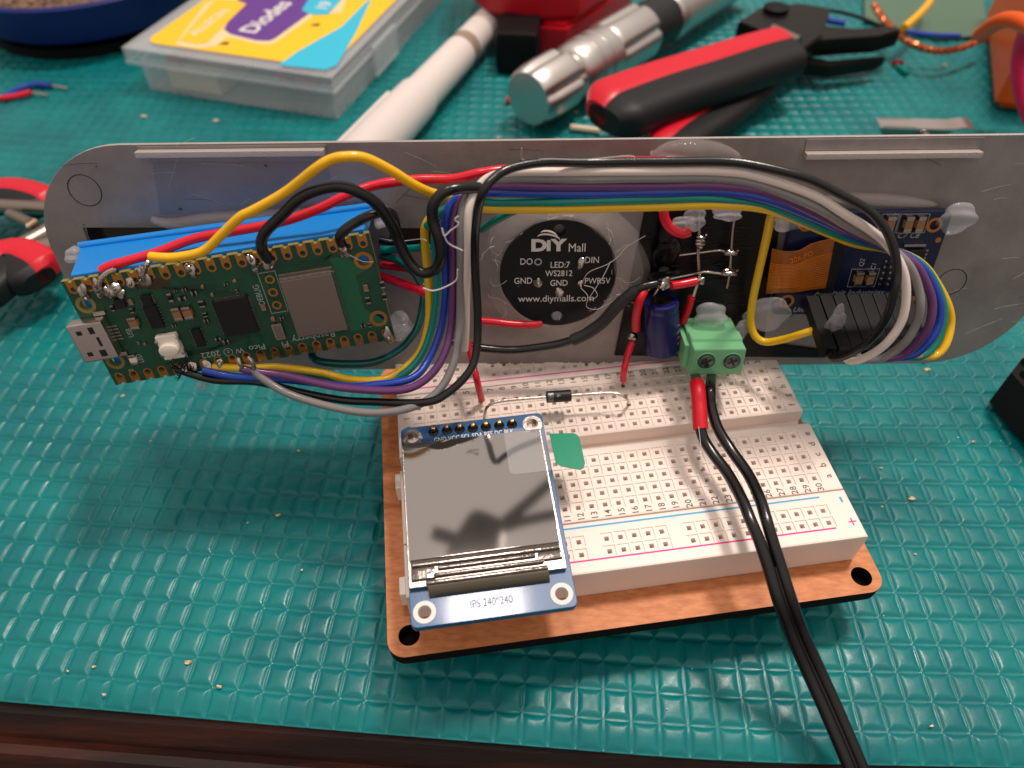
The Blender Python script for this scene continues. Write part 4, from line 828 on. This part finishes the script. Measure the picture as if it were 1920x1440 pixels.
wire('black_wire', 'black wire looping from the green board over the red wire and round in a hook', [(505, 487, 19), (492, 470, 20), (490, 450, 20), (500, 430, 20), (527, 405, 20), (560, 374, 20), (593, 357, 20), (631, 350, 20), (664, 357, 20), (706, 382, 19), (735, 423, 18), (749, 456, 17.5), (768, 492, 17.5), (791, 511, 18), (814, 506, 18.5), (826, 481, 19), (822, 446, 19), (812, 412, 18.5), (814, 384, 18.5), (831, 362, 18), (860, 353, 17), (900, 352, 15)], .95, 'pvc_black', n=14)
wire('black_wire', 'short black wire stub above the right end of the green board', [(641, 458, 17), (637, 444, 17.5), (648, 430, 17.5), (668, 417, 17), (690, 406, 17), (715, 399, 16), (736, 402, 14), (742, 425, 9), (738, 445, 5)], .85, 'pvc_black')
wire('black_wire', 'black wire with a thick sleeve sweeping under the round black board', [(845, 640, 8), (900, 652, 8), (959, 657, 8), (1018, 650, 8), (1070, 638, 8), (1120, 612, 8), (1165, 567, 8), (1200, 541, 8), (1232, 532, 7.5)], .85, 'pvc_black')
wire('black_sleeve', 'thick matt black shrink sleeve under the right side of the round board', [(1073, 638, 8), (1100, 626, 8), (1130, 605, 8), (1155, 576, 8), (1180, 553, 8), (1196, 543, 8)], 1.2, 'shrink_black', cat='sleeve')
wire('green_wire', 'dark green wire looping below the right end of the green board', [(587, 655, 8), (586, 668, 11), (600, 678, 13), (646, 682, 13), (703, 678, 12), (749, 656, 10), (779, 621, 8), (791, 586, 6), (795, 555, 5), (790, 520, 3)], .78, 'pvc_greendark')
wire('green_wire', 'teal wire entering the slot right of the blue tray', [(715, 468, 4), (750, 467, 5), (790, 465, 8), (800, 462, 11)], .75, 'pvc_teal')
wire('green_wire', 'dark green wire slanting behind the black hook', [(716, 480, 3), (745, 488, 6), (775, 510, 8), (790, 532, 9), (802, 545, 10)], .75, 'pvc_greendark')
wire('red_wire', 'upper red wire stub right of the green board', [(716, 497, 2), (740, 500, 4), (770, 505, 6), (800, 512, 8)], .75, 'pvc_red')
wire('red_wire', 'lower red wire stub right of the green board', [(715, 518, 4), (740, 527, 6), (770, 538, 9), (800, 549, 11)], .85, 'pvc_red')
wire('red_wire', 'flat red wire smeared with glue below the round black board', [(895, 601, 3), (930, 604, 3), (965, 608, 3), (1000, 609, 2.5), (1015, 607, 2)], .8, 'pvc_red')
wire('green_wire', 'teal wire rising behind the arch left of the round black board', [(903, 430, 5), (925, 415, 8), (960, 397, 10), (990, 385, 12)], .7, 'pvc_teal')
wire('green_wire', 'short teal wire crossing into the left bend of the ribbon wires', [(800, 425, 13), (818, 404, 14), (838, 390, 14.5), (862, 376, 14)], .75, 'pvc_teal')
wire('black_wire', 'black wire inside the slot right of the blue tray', [(712, 450, 1), (745, 456, 1.5), (790, 452, 4), (800, 450, 8)], .7, 'pvc_black')
for lab, pts in (('left bare twisted strand end on the lower pads', [(447, 672, 22), (450, 682, 22.5), (457, 693, 22)]), ('right bare twisted strand end on the lower pads', [(467, 670, 22), (473, 678, 22.6), (477, 694, 22.3)]), ('tinned end between the red wire and the green board', [(215, 505, 20), (200, 512, 20.5), (188, 525, 21), (186, 540, 21)]), ('tinned end between the amber wire and the green board', [(285, 487, 20), (275, 495, 21), (271, 512, 21)])):
    g = G(); P = [pp(*q) for q in pts]; g.tube(P, .42, 8)
    for k in range(3): g.tube([p+PX*.28*math.cos(2.1*k+2.4*j)+PN*.28*math.sin(2.1*k+2.4*j) for j, p in enumerate(catmull(P, 3))], .2, 6, 3)
    obj('bare_strands', g, 'tin', None, lab, 'wire', 'bare twisted wire ends')
# burnt mess by the lower pads
g = G(); rd = random.Random(9)
for k in range(14):
    a, b = 318+rd.random()*34, 672+rd.random()*26; g.tube([pp(a, b, 21.5), pp(a+rd.uniform(-10, 10), b+rd.uniform(4, 14), 22), pp(a+rd.uniform(-14, 14), b+rd.uniform(8, 20), 21)], .1, 5, 4)
obj('frayed_strands', g, 'tool_dark', None, 'dark frayed wire strands at the lower left pads of the green board', 'wire', kind='stuff')

# jumpers into the breadboard
for lab, pts, tip in (('red jumper wire plugged into the breadboard behind the display', [pp(878, 640, 8), pp(885, 675, 10), gp(893, 708, -108), gp(903, 750, -115.2)], gp(904.5, 756, -117.5)), ('red jumper wire hanging from a solder ball left of the capacitor', [pp(1186, 641, 5), pp(1178, 662, 6), gp(1171, 690, -111), gp(1168, 713, -114.6)], gp(1168, 725, -117.4))):
    t = thing('red_jumper', lab, 'wire', tip, 'red jumper wires plugged into the breadboard'); obj('insulation', G().tube(pts, .7, 12), 'pvc_red', t); obj('bare_tip', G().tube([pts[-1], tip], .28, 8), 'tin', t)
dio = thing('diode', 'small black diode with a silver band lying over the breadboard on bent leads', 'diode', gp(1047, 760, -116))
zd = -111.8; a, b = gp(1024, 744.5, zd), gp(1071, 741.5, zd); z = (b-a).normalized(); x = z.orthogonal().normalized(); FD = Matrix((x, z.cross(x), z)).transposed().to_4x4(); FD.translation = a; Ld = (b-a).length
body = obj('body', G().lathe([(.95, 0), (1.15, .12), (1.2, .3), (1.2, Ld-.3), (1.15, Ld-.12), (.95, Ld)], FD, 28), 'chip_black', dio)
obj('band', G().lathe([(1.215, .3), (1.215, 1.4)], FD, 28), 'screw_steel', dio)
up_ = Vector((0, -.4, 1)).normalized(); g = G(); FX = frame((a+b)/2+Vector((0, 0, 0))+Vector((0, -.66, 1.0)).normalized()*1.2, z, Vector((0, 1, .66))); g.text("9", 1.1, 0, 0, FX, 90, 0, .03); obj('marking', g, 'silk_dim', body)
obj('lead', G().tube([a+z*.1, gp(967, 749, zd+.1), gp(930, 754, zd), gp(914, 763, zd-.6), gp(909, 776, zd-2.4), gp(907.5, 792, -117.2)], .3, 10), 'tin', dio)
obj('lead', G().tube([b-z*.1, gp(1139, 737, zd+.2), gp(1163, 740, zd), gp(1175, 748, zd-1), gp(1180, 758, -117)], .3, 10), 'tin', dio)

# power cable
cab = thing('power_cable', 'black twin power cable hanging from the green terminal block and running off the desk', 'cable', gp(1440, 1000, -112))
Lw = [pp(1303, 690, 12), pp(1304, 706, 13), gp(1308, 725, -104), gp(1311, 760, -105), gp(1314, 805, -107), gp(1322, 828, -108), gp(1340, 855, -108.5), gp(1366, 890, -108.5), gp(1391, 936, -108), gp(1407, 975, -108), gp(1424, 1015, -109), gp(1441, 1065, -111), gp(1459, 1126, -114), gp(1482, 1190, -120), gp(1511, 1255, -125), gp(1545, 1330, -129), gp(1588, 1430, -133.5), gp(1605, 1475, -136), gp(1640, 1600, -141)]
Rw = [pp(1333, 690, 12), pp(1334, 706, 13), gp(1332, 730, -104.5), gp(1333, 760, -106), gp(1346, 803, -107.5), gp(1371, 844, -108.5), gp(1402, 888, -108.5), gp(1424, 933, -108), gp(1437, 975, -108), gp(1448, 1012, -109), gp(1463, 1060, -111), gp(1482, 1120, -114), gp(1505, 1184, -120), gp(1534, 1249, -125), gp(1568, 1324, -129), gp(1611, 1424, -133.5), gp(1628, 1470, -136), gp(1662, 1595, -141)]
obj('conductor', G().tube(Lw, 1.02, 16), 'pvc_black', cab); obj('conductor', G().tube(Rw, 1.02, 16), 'pvc_black', cab)
g = G(); g.tube(catmull(Lw, 6)[11:25], 1.4, 20, smooth=False)
obj('red_sleeve', g, 'shrink_red', cab)
obj('web', G().tube([(p+q)/2 for p, q in zip(Lw[11:], Rw[10:])], .55, 8), 'pvc_black', cab)

# ------------------------------------------------------------------ things behind, on the mat
SHIFT = BACK
ZT = -131.9
def at(px_, py_, z=ZT): return gp(px_, py_, z-7)+Vector((0, 0, 7))  # image pixel cast to the lowered plane, pushed out along the line of sight
# blue bowl of tip cleaner
Bc = Vector((-187, 350, -127)); bowl = thing('blue_bowl', 'round dark blue dish of brown granules at the top left', 'dish', Bc)
Fb = Matrix.Translation(Bc)
g = G(); n = 72; vs = []; fs = []
pr = [(42, 0), (47.5, 2), (51, 9), (53.5, 16), (54.2, 17.2), (53.4, 18.2), (51.5, 17.8), (50.5, 16), (46.5, 8), (10, 6)]
g.lathe(pr, Fb, 72); obj('dish', g, 'bowl_blue', bowl)
g = G(); g.lathe([(46, 0), (46, 4), (43, 5)], Matrix.Translation(Bc-Vector((0, 0, 5))), 64); obj('shadow_ring', g, 'rubber_black', bowl)  # black ring stands for the dish's shadow on the mat
g = G(); rd = random.Random(1)
vs = [(0, 0, 23)]; 
b = bmesh.new(); bmesh.ops.create_grid(b, x_segments=60, y_segments=60, size=51)
for v in b.verts:
    r = v.co.length
    if r > 50: v.co = v.co*(50/r)
    v.co.z = 14.5+rd.uniform(-1.0, 1.4)-(r/49)**4*1.5
g.bm(b, Fb); obj('granules', g, 'sand', bowl, kind='stuff')
# diode kit box
A_ = at(258, 180); B_ = at(636, 229); d1 = (B_-A_).normalized(); d2 = Vector((-d1.y, d1.x, 0)); Wk = (B_-A_).length; Hk = 124.0; Zk = 17.5
# right edge direction measured from the photograph
d2 = (at(760, 92)-at(640, 229)); d2.z = 0; d2.normalize(); d1 = Vector((d2.y, -d2.x, 0)); Wk = abs((B_-A_).dot(d1))
KF = frame(B_-d1*Wk, d1, d2); kit = thing('component_box', 'clear plastic component box with a yellow, purple and cyan lid label', 'box', KF @ Vector((Wk/2, 10, 0)))
def shell(g, x0, x1, y0, y1, z0, z1, t, F, fl=0, bot=False, top=False):
    g.box(x0, x1, y0, y0+t, z0, z1, F, .3); g.box(x0, x1, y1-t, y1, z0, z1, F, .3); g.box(x0, x0+t, y0+t+.01, y1-t-.01, z0, z1, F, .2); g.box(x1-t, x1, y0+t+.01, y1-t-.01, z0, z1, F, .2)
    if bot: g.box(x0+t, x1-t, y0+t, y1-t, z0, z0+t, F)
    if top: g.box(x0+t, x1-t, y0+t, y1-t, z1-t, z1, F)
g = G(); shell(g, 2.2, Wk-1.2, 1.5, Hk-1.5, .1, 12.5, 1.2, KF, bot=True); obj('tray', g, 'kit_clear', kit)
g = G(); shell(g, -1.2, Wk+1.2, -1, Hk, 12.0, Zk, 1.2, KF, top=True); g.box(-1.6, Wk+1.6, -1.4, -.9, 11.4, 12.6, KF, .2); g.box(Wk+1.1, Wk+1.6, -1.4, Hk, 11.4, 12.6, KF, .2); lid = obj('lid', g, 'kit_clear', kit)
g = G(); g.box(Wk+1.6, Wk+3.2, 30, 52, 3.5, 15, KF, .5); obj('latch', g, 'kit_clear', kit)
g = G(); g.prism(rrect(5, Wk-3, 5, Hk-5, 5), Zk+.02, Zk+.25, KF); lab = obj('lid_label', g, 'kit_yellow', lid)
KW = Matrix.Translation((0, 0, -7)) @ KF
def kl(a, b): return loc2(KW, a, b, Zk+.3)
def poly(pts, z, name, m): g = G(); p = [kl(*q) for q in pts]; ar = sum(p[i][0]*p[(i+1) % len(p)][1]-p[(i+1) % len(p)][0]*p[i][1] for i in range(len(p))); p = p if ar > 0 else p[::-1]; g.prism(p, Zk+z, Zk+z+.06, KF); obj(name, g, m, lab)
poly([(330, 82), (345, 88), (375, 90), (405, 86), (425, 70), (440, 72), (480, 82), (505, 84), (520, 78), (590, 28), (640, 24), (660, -30), (430, -60), (400, 0), (385, 8), (345, 60)], .26, 'white_outline', 'kit_line')
poly([(432, 64), (480, 76), (505, 77), (516, 72), (582, 24), (600, -30), (440, -60), (445, 10), (420, 55)], .33, 'purple_patch', 'kit_purple')
poly([(337, 76), (370, 83), (388, 80), (462, 8), (440, 0), (405, -2)], .41, 'name_patch', 'kit_yellow')
poly([(566, 20), (585, 28), (615, 28), (640, 0), (650, -20), (590, -20)], .40, 'number_patch', 'kit_cyan')
poly([(522, 122), (610, 131), (632, 122), (668, 60), (700, -10), (640, 50), (560, 95)], .26, 'corner_patch', 'kit_cyan')
x, y = kl(493, 42); ang = math.degrees(math.atan2(kl(530, 8)[1]-kl(467, 58)[1], kl(530, 8)[0]-kl(467, 58)[0]))
g = G(); g.text("Diodes", 10.5, *kl(463, 62), KF, ang, Zk+.40, .05, bold=.02, align='LEFT'); g.text("19", 7.5, *kl(608, 12), KF, ang, Zk+.47, .05, bold=.02); g.text("ALLECIN", 6, *kl(394, 42), KF, ang, Zk+.48, .05, sx=1.05)
obj('lettering', g, 'silk', lab)
g = G()
for a, b in ((421, 82), (592, 47)): x, y = kl(a, b); g.prism([(x-2, y-1), (x+1.5, y-.5), (x+1, y+2), (x-1, y+1)], Zk+.27, Zk+.33, KF)
obj('small_marks', g, 'chip_black', lab)
g = G(); g.box(12, 34, 3, 26, 1.6, 9, KF, .4); obj('cream_card', g, 'kit_cream', None, 'cream card lying inside the clear component box', 'card')
for i, xx in enumerate((12, 58, 66)):
    g = G(); g.box(xx, xx+5, 5, 18, 9.5 if i == 0 else 6.5, 13 if i == 0 else 12, KF, .8); obj('red_component', g, 'case_red', None, ['red taped parts above the cream card in the clear box', 'red taped parts near the right side of the clear box', 'red taped parts in the right corner of the clear box'][i], 'component', 'red taped parts in the clear box')
# white pen
a, b = Vector((-43, 225, -123)), Vector((0, 335, -123)); dv = (b-a).normalized(); pen = thing('white_marker', 'blurred white marker pen lying between the clear box and the torch', 'pen', a)
x = dv.orthogonal().normalized(); Fp = Matrix((x, dv.cross(x), dv)).transposed().to_4x4(); Fp.translation = a
Lp = (b-a).length
obj('barrel', G().lathe([(8.0, -34), (8.2, 4), (7.8, 27), (6.9, 30), (6.5, 66)], Fp, 36), 'pen_white', pen); obj('grey_band', G().lathe([(6.3, 66), (6.1, 72)], Fp, 36), 'pen_grey', pen); obj('cap', G().lathe([(6.4, 72), (6.0, 100), (5.0, 108)], Fp, 36), 'pen_white', pen)
Fc = Fp @ Matrix.Identity(4); q = Fp.inverted().to_3x3() @ Vector((-1, .2, .15)); q.z = 0; q.normalize(); an = math.atan2(q.y, q.x)
obj('clip', G().box(7.4, 10.2, -1.6, 1.6, -20, 24, Fp @ Matrix.Rotation(an, 4, 'Z'), .6), 'pen_white', pen)
# red case with black foot
g = G(); pts = [at(a, b, -118)[:2] for a, b in ((868, -8), (915, 30), (985, 42), (1085, 38), (1140, 0), (1190, -90), (900, -90))]
g.prism([(p[0], p[1]) for p in pts], -118, -94, I4, 0, 2.0); rc = thing('red_case', 'glossy red hard case behind the silver torch', 'case', (50, 330, -131)); obj('upper_shell', g, 'case_red', rc)
g = G(); pts = [at(a, b, -131)[:2] for a, b in ((1012, 105), (1060, 108), (1120, 70), (1180, 15), (1200, -60), (1000, -20))]; g.prism([(p[0], p[1]) for p in pts], -131, -118.2, I4, 0, 1.5); obj('lower_shell', g, 'case_red', rc)
a = at(930, 85, -122); b = at(1010, 88, -122); g = G(); dd = (b-a).normalized(); FK = frame(a, dd, Vector((-dd.y, dd.x, 0))); g.box(0, (b-a).length, -5, 16, -9.5, 7, FK, 2.5); obj('black_foot', g, 'rubber_black', rc)
# torch
a, b = Vector((8, 214, -119.0)), Vector((103, 318, -119.0)); dv = (b-a).normalized(); tor = thing('torch', 'silver aluminium torch lying across the mat beside the red pliers', 'torch', a)
a = at(1003, 178, -119); b = at(1330, -18, -119); dv = (b-a).normalized(); x = Vector((0, 0, 1)); Ft = Matrix((x, dv.cross(x), dv)).transposed().to_4x4(); Ft.translation = a; Ft = Ft @ Matrix.Diagonal((.88, .88, 1, 1))
lob = lambda a, z: 1-.15*max(0, math.cos(5*a+.4))**3
obj('head', G().lathe([(10.3, -4), (11.4, -2.6), (12.2, 2), (12.2, 14), (11.6, 15.5), (9.6, 16.5), (9.2, 19.5)], Ft, 72, lobes=lambda a, z: lob(a, z) if z > -3 and z < 19 else 1), 'alu', tor)
g = G(); g.lathe([(9.2, 19.5), (10.3, 20.2), (11.5, 22.5), (11.7, 27), (11.2, 27.6), (11.2, 28.6), (11.7, 29), (11.7, 33), (11.2, 33.6), (11.2, 34.6), (11.7, 35), (11.7, 41)], Ft, 64); obj('collar', g, 'alu', tor)
obj('body_sleeve', G().lathe([(11.7, 41), (12.4, 43), (12.4, 64), (11.4, 66)], Ft, 72, lobes=lambda a, z: 1-.13*max(0, math.cos(5*a+.5))**5 if 43.5 < z+.6 else 1), 'alu', tor)
obj('black_band', G().lathe([(10.8, 66), (10.8, 82)], Ft, 48), 'chip_black', tor)
g = G().lathe([(11.0, 82), (11.5, 83), (11.5, 84.6), (10.9, 85), (10.9, 86), (11.5, 86.4), (11.5, 88)], Ft, 48); obj('tail_ring', g, 'alu', tor)
g = G(); vs = []; fs = []; nz, na = 60, 64
for i in range(nz+1):
    for k in range(na): r = 10.9+(.28 if (i+k) % 2 else 0); t = 2*math.pi*k/na; vs.append((r*math.cos(t), r*math.sin(t), 88+i*.9))
for i in range(nz):
    for k in range(na): fs.append([i*na+k, i*na+(k+1) % na, (i+1)*na+(k+1) % na, (i+1)*na+k])
g.add(vs, fs, Ft); obj('knurled_tube', g, 'alu', tor, sharp=80)
# wire strippers
st = thing('wire_stripper', 'wire stripper with red and black handles and dark jaws at the upper right', 'pliers', at(1300, 200))
def handle(name, pts, r_, z, redside, parent, flip=1):
    P = catmull([at(a, b, z) for a, b in pts], 8); g = G(); g2 = G(); N_ = 20; n = len(P)
    for G_, sel in ((g, 0), (g2, 1)):
        vs = []; fs = []
        for i, p in enumerate(P):
            t = (P[min(i+1, n-1)]-P[max(i-1, 0)]).normalized(); s = Vector((-t.y, t.x, 0)).normalized(); u = Vector((0, 0, 1)); k = i/(n-1)
            w = r_*(math.sin(math.pi*min(.5, k*3+.12))**.5)*(1-.12*k); w *= (1 if k < .93 else 1-.4*(k-.93)/.07)
            for q in range(N_):
                a = 2*math.pi*q/N_; cs_, sn = math.cos(a), math.sin(a); cc = abs(cs_)**.7*(1 if cs_ > 0 else -1); ss = abs(sn)**.7*(1 if sn > 0 else -1)
                if sel == 0: vs.append(p+s*w*cc*.98+u*w*.55*ss)
                else: vs.append(p+s*(w*.62*cc*1.0+redside*w*.47)+u*(w*.50*ss+w*.13))
        for i in range(n-1):
            for q in range(N_): fs.append([i*N_+q, i*N_+(q+1) % N_, (i+1)*N_+(q+1) % N_, (i+1)*N_+q])
        fs.append(list(range(N_))[::-1]); fs.append([(n-1)*N_+q for q in range(N_)])
        G_.add(vs, fs)
    h = obj(name, g, 'grip_black', parent); obj('red_inlay', g2, 'grip_red', h); return h
handle('handle', [(1132, 224), (1180, 202), (1260, 172), (1340, 146), (1410, 122), (1462, 106), (1488, 100)], 12.2, -115, 1, st)
handle('handle', [(1240, 295), (1290, 252), (1340, 220), (1400, 175), (1450, 122), (1480, 90)], 8.5, -124, 1, st)
g = G(); P0 = [at(a, b, -114) for a, b in ((1385, 35), (1425, 8), (1500, 0), (1560, 10), (1545, 60), (1500, 92), (1470, 70))]
g.prism([(p.x, p.y) for p in P0][::-1], -122, -115, I4, 0, .6); obj('jaw_plate', g, 'tool_dark', st)
g = G(); P0 = [at(a, b, -116) for a, b in ((1520, 45), (1600, 52), (1680, 48), (1690, 56), (1650, 68), (1560, 74), (1500, 80))]
g.prism([(p.x, p.y) for p in P0][::-1], -122.4, -116, I4, 0, .6); obj('jaw', g, 'tool_dark', st)
g = G(); P0 = [at(a, b, -121) for a, b in ((1500, 95), (1560, 105), (1640, 98), (1665, 97), (1650, 104), (1560, 118), (1510, 112))]
g.prism([(p.x, p.y) for p in P0][::-1], -127, -122.5, I4, 0, .5); obj('jaw', g, 'tool_dark', st)
g = G(); c = at(1455, 18, -114.6); g.lathe([(5.0, 0), (5.0, 1.2), (3.4, 1.8), (.1, 1.9)], Matrix.Translation(c), 32); obj('pivot', g, 'rubber_black', st)
g = G(); a, b = at(1448, 55, -113), at(1498, 78, -113); g.tube([a, (a+b)/2, b], 2.0, 12, 4); obj('spring_pin', g, 'tool_steel', st)
# red pliers at the left edge
lp = thing('red_pliers', 'red and black handled pliers poking in at the left edge', 'pliers', at(20, 500))
handle('handle', [(-60, 560), (-20, 530), (20, 500), (50, 507), (76, 524)], 8.2, -120, 1, lp)
handle('handle', [(-70, 400), (-20, 378), (20, 372), (60, 380), (84, 390)], 6.8, -122, 1, lp)
for a, b, c, d, r, z in ((60, 420, 20, 402, 1.8, -119), (30, 470, 110, 425, 2.8, -122), (30, 480, 110, 462, 3.4, -122), (-10, 386, 110, 392, 2.2, -120)):
    g = G(); p, q = at(a, b, z), at(c, d, z); g.tube([p, (p+q)/2, q], r, 16, 4); obj('steel_arm', g, 'tool_steel', lp)
# scraps of wire on the left
for nm, lab, pts, m in (('wire_scrap', 'red wire scrap with bare tip at the left edge', [(-20, 186), (20, 182), (58, 173)], 'pvc_red'), ('wire_scrap', 'blue wire scrap with bare tip at the left edge', [(10, 180), (40, 165), (70, 158), (95, 160)], 'pvc_blue')):
    P = [at(a, b, -130.6) for a, b in pts]; t = thing(nm, lab, 'wire', P[0], 'wire scraps at the left edge'); obj('insulation', G().tube(P, 1.1, 10), m, t); e = P[-1]; obj('bare_tip', G().tube([e, e+Vector((3, -1, 0)), e+Vector((7, -1.5, -.5))], .5, 8), 'tin', t)
# alligator clip
a, b = at(1655, 240, -124), at(1822, 246, -124); al = thing('crocodile_clip', 'small steel crocodile clip lying behind the right end of the plate', 'clip', at(1730, 262))
d = (b-a).normalized(); L_ = (b-a).length; FA = frame(a, d, Vector((0, 0, 1)))
g = G(); g.prism([(0, .6), (0, -1.2), (L_*.12, -6.0), (L_*.62, -7.4), (L_*.74, -2.0), (L_*.8, -.2), (L_*.8, .6)], -.5, .3, FA, 0, .1); g.prism([(0, .6), (0, -1.2), (L_*.12, -6.0), (L_*.62, -7.4), (L_*.74, -2.0), (L_*.8, -.2), (L_*.8, .6)], -6.0, -5.3, FA, 0, .1); obj('jaw_side', g, 'tool_steel', al)
g = G(); g.prism([(-1, .5), (L_*.78, .7), (L_*.9, 1.6), (L_, 1.2), (L_, .6), (L_*.9, .9), (L_*.78, -.1), (-1, -.1)], -6.2, .5, FA, 0, .1); obj('lever', g, 'usb_steel', al)
g = G(); c = [FA @ Vector((L_*.5+1.7*math.cos(t), -2.8+1.7*math.sin(t), .6+t*.1)) for t in np.linspace(0, 19, 60)]; g.tube(c, .4, 6, 1); obj('spring', g, 'tin', al)
# orange holder, magenta handle, braid
oh = thing('orange_holder', 'orange plastic holder with a hook at the upper right edge', 'holder', at(1880, 200))
P0 = [at(a, b, -131) for a, b in ((1858, 205), (1940, 215), (2050, 150), (2030, 60), (1845, 40))]; g = G(); g.prism([(p.x, p.y) for p in P0], -131, -80, I4, 0, 3); obj('body', g, 'orange_plastic', oh)
g = G(); g.tube([at(1838, 65, -100), at(1870, 42, -92), at(1905, 38, -88), at(1950, 60, -86)], 2.4, 14); obj('hook', g, 'orange_plastic', oh)
g = G(); g.tube([at(2010, 0, -80), at(1950, 30, -90), at(1922, 90, -103), at(1920, 150, -112), at(1938, 215, -120), at(1970, 260, -124)], 3.6, 18); obj('magenta_handle', g, 'magenta_plastic', None, 'curved magenta plastic handle at the right edge of the picture', 'handle')
P = catmull([at(a, b, -122) for a, b in ((1640, 10), (1652, 30), (1680, 60), (1710, 82), (1755, 95), (1800, 90), (1850, 70))], 24); g = G()
for k in range(3): g.tube([p+Vector((.8*math.cos(i*.9+2.1*k), .3*math.sin(i*.9), .8*math.sin(i*.9+2.1*k))) for i, p in enumerate(P)], .75, 6, 1)
g.tube(P, .9, 8, 1); obj('copper_braid', g, 'copper', None, 'twisted copper braid hanging towards the orange holder', 'braid')
P = [at(a, b, -118) for a, b in ((1750, -20), (1742, 5), (1720, 30), (1695, 52))]; obj('yellow_wire', G().tube(P, 1.5, 10), 'pvc_amber', None, 'short yellow wire at the top right by the copper braid', 'wire')
for lab, pts, m, r in (('blue wire offcut left of the stripper jaws', [(1510, 20), (1545, 36), (1585, 44)], 'pvc_blue', 1.3), ('pale blue wire offcut below the yellow wire', [(1700, 60), (1750, 66), (1800, 68)], 'pvc_blue', 1.0), ('thin black wire curving over the stripper jaws', [(1500, 18), (1560, 20), (1610, 32), (1650, 48)], 'pvc_black', .8)):
    obj('wire_offcut', G().tube([at(a, b, -119) for a, b in pts], r, 10), m, None, lab, 'wire', 'wire offcuts at the top right')
P0 = [at(a, b, ZT+1) for a, b in ((1620, -30), (1840, -30), (1850, 70), (1760, 75), (1620, 40))]; g = G(); g.prism([(p.x, p.y) for p in P0], -131.2, -130, I4); obj('green_card', g, 'card_green', None, 'pale green card under the yellow wire at the top right', 'card')
# felt block on the right
P0 = [at(a, b, -118) for a, b in ((1902, 690), (1932, 652), (2020, 650), (2020, 800), (1958, 752))]; g = G(); g.prism([(p.x, p.y) for p in P0], -131.6, -118, I4, 0, 1.5)
fb = thing('felt_block', 'fuzzy black felt block at the right edge of the mat', 'block', P0[0]); obj('body', g, 'felt_black', fb); g = G(); p = at(1944, 668, -117.8); g.blob(p, (2.6, 2.2, .5), seed=3, amp=.2); obj('pink_fluff', g, 'felt_pink', fb)
# crumbs and clippings
g = G(); rd = random.Random(21); Lm = [(521, 966, .7), (1733, 676, .9), (1738, 693, 1.0), (1710, 935, .8), (352, 1242, 1.0), (411, 1287, .6), (176, 1250, .5), (1652, 878, .6), (1654, 950, .5), (230, 742, .7), (1825, 828, .6), (560, 845, .5), (270, 218, 1.4), (405, 226, 1.2), (1045, 262, 1.0), (935, 258, 1.0), (1080, 210, 1.0), (1770, 122, 1.2), (1815, 300, .8), (195, 1302, .5)]
for i, (a, b, r) in enumerate(Lm): g.blob(at(a, b, -131.5), (r*.75, r*.4, r*.35), seed=i, amp=.45, sub=2)
for k in range(30):
    r = rd.uniform(.10, .28); g.blob(at(rd.uniform(-50, 1950), rd.choice([rd.uniform(700, 1390), rd.uniform(120, 265)]), -131.4), (r*rd.uniform(.6, 1.8), r, r*.5), seed=k, amp=.4, sub=1)
obj('crumbs', g, 'crumb', None, 'pale crumbs and clippings scattered over the teal mat', 'crumbs', kind='stuff')
for lab, p, q, m, r in (('red plastic clipping left of the torch head', (950, 188), (968, 190), 'case_red', 1.6), ('left cream clipping in front of the pliers handle', (1070, 238), (1125, 245), 'kit_cream', 1.1), ('right cream clipping in front of the pliers handle', (1208, 245), (1238, 249), 'kit_cream', 1.2), ('pink clipping on the mat near the orange holder', (1675, 118), (1692, 118), 'case_red', 1.2), ('teal clipping on the mat near the orange holder', (1682, 124), (1702, 138), 'pvc_teal', 1.0)):
    obj('clipping', G().tube([at(*p, -130.6), (at(*p, -130.6)+at(*q, -130.6))/2, at(*q, -130.6)], r, 8), m, None, lab, 'clipping', 'plastic clippings on the mat')

SHIFT = FRONT
# desk lamp that stands beyond the top of the picture and is mirrored in the display
lm = thing('desk_lamp', 'black desk lamp with jointed arms, mirrored as a dark shape in the grey screen', 'lamp', (120, 640, -136))
nrm = (DISP.to_3x3() @ Vector((0, 0, 1)))
def mir(px_, py_, dist):                                     # point seen in the screen's mirror, dist mm past the glass
    p = hit(px_, py_, DISP.translation+nrm*1.9, nrm); d = ray(px_, py_).normalized(); r = d-nrm*2*d.dot(nrm); return p+r*dist
hd, j1 = mir(895, 1025, 560), mir(1085, 860, 560)
ax_ = (mir(870, 1075, 560)-mir(905, 985, 560)).normalized()
g = G(); x = ax_.orthogonal().normalized(); FLm = Matrix((x, ax_.cross(x), ax_)).transposed().to_4x4(); FLm.translation = hd
g.lathe([(14, -30), (18, -25), (22, -6), (25, 14), (25, 18)], FLm, 40); obj('shade', g, 'lamp_black', lm)
g = G(); g.tube([hd+(mir(810, 1000, 560)-hd)*1.0, hd], 6.5, 12, 4); obj('knob', g, 'lamp_black', lm)
obj('arm', G().tube([hd, j1, mir(1150, 780, 580)], 5.5, 12), 'lamp_black', lm)
obj('arm', G().tube([hd, mir(960, 985, 560), mir(1090, 955, 560)], 5, 12), 'lamp_black', lm)
obj('arm', G().tube([mir(1150, 780, 580), Vector((330, 640, 150)), Vector((300, 700, -60)), Vector((300, 700, -140))], 5.5, 12), 'lamp_black', lm)
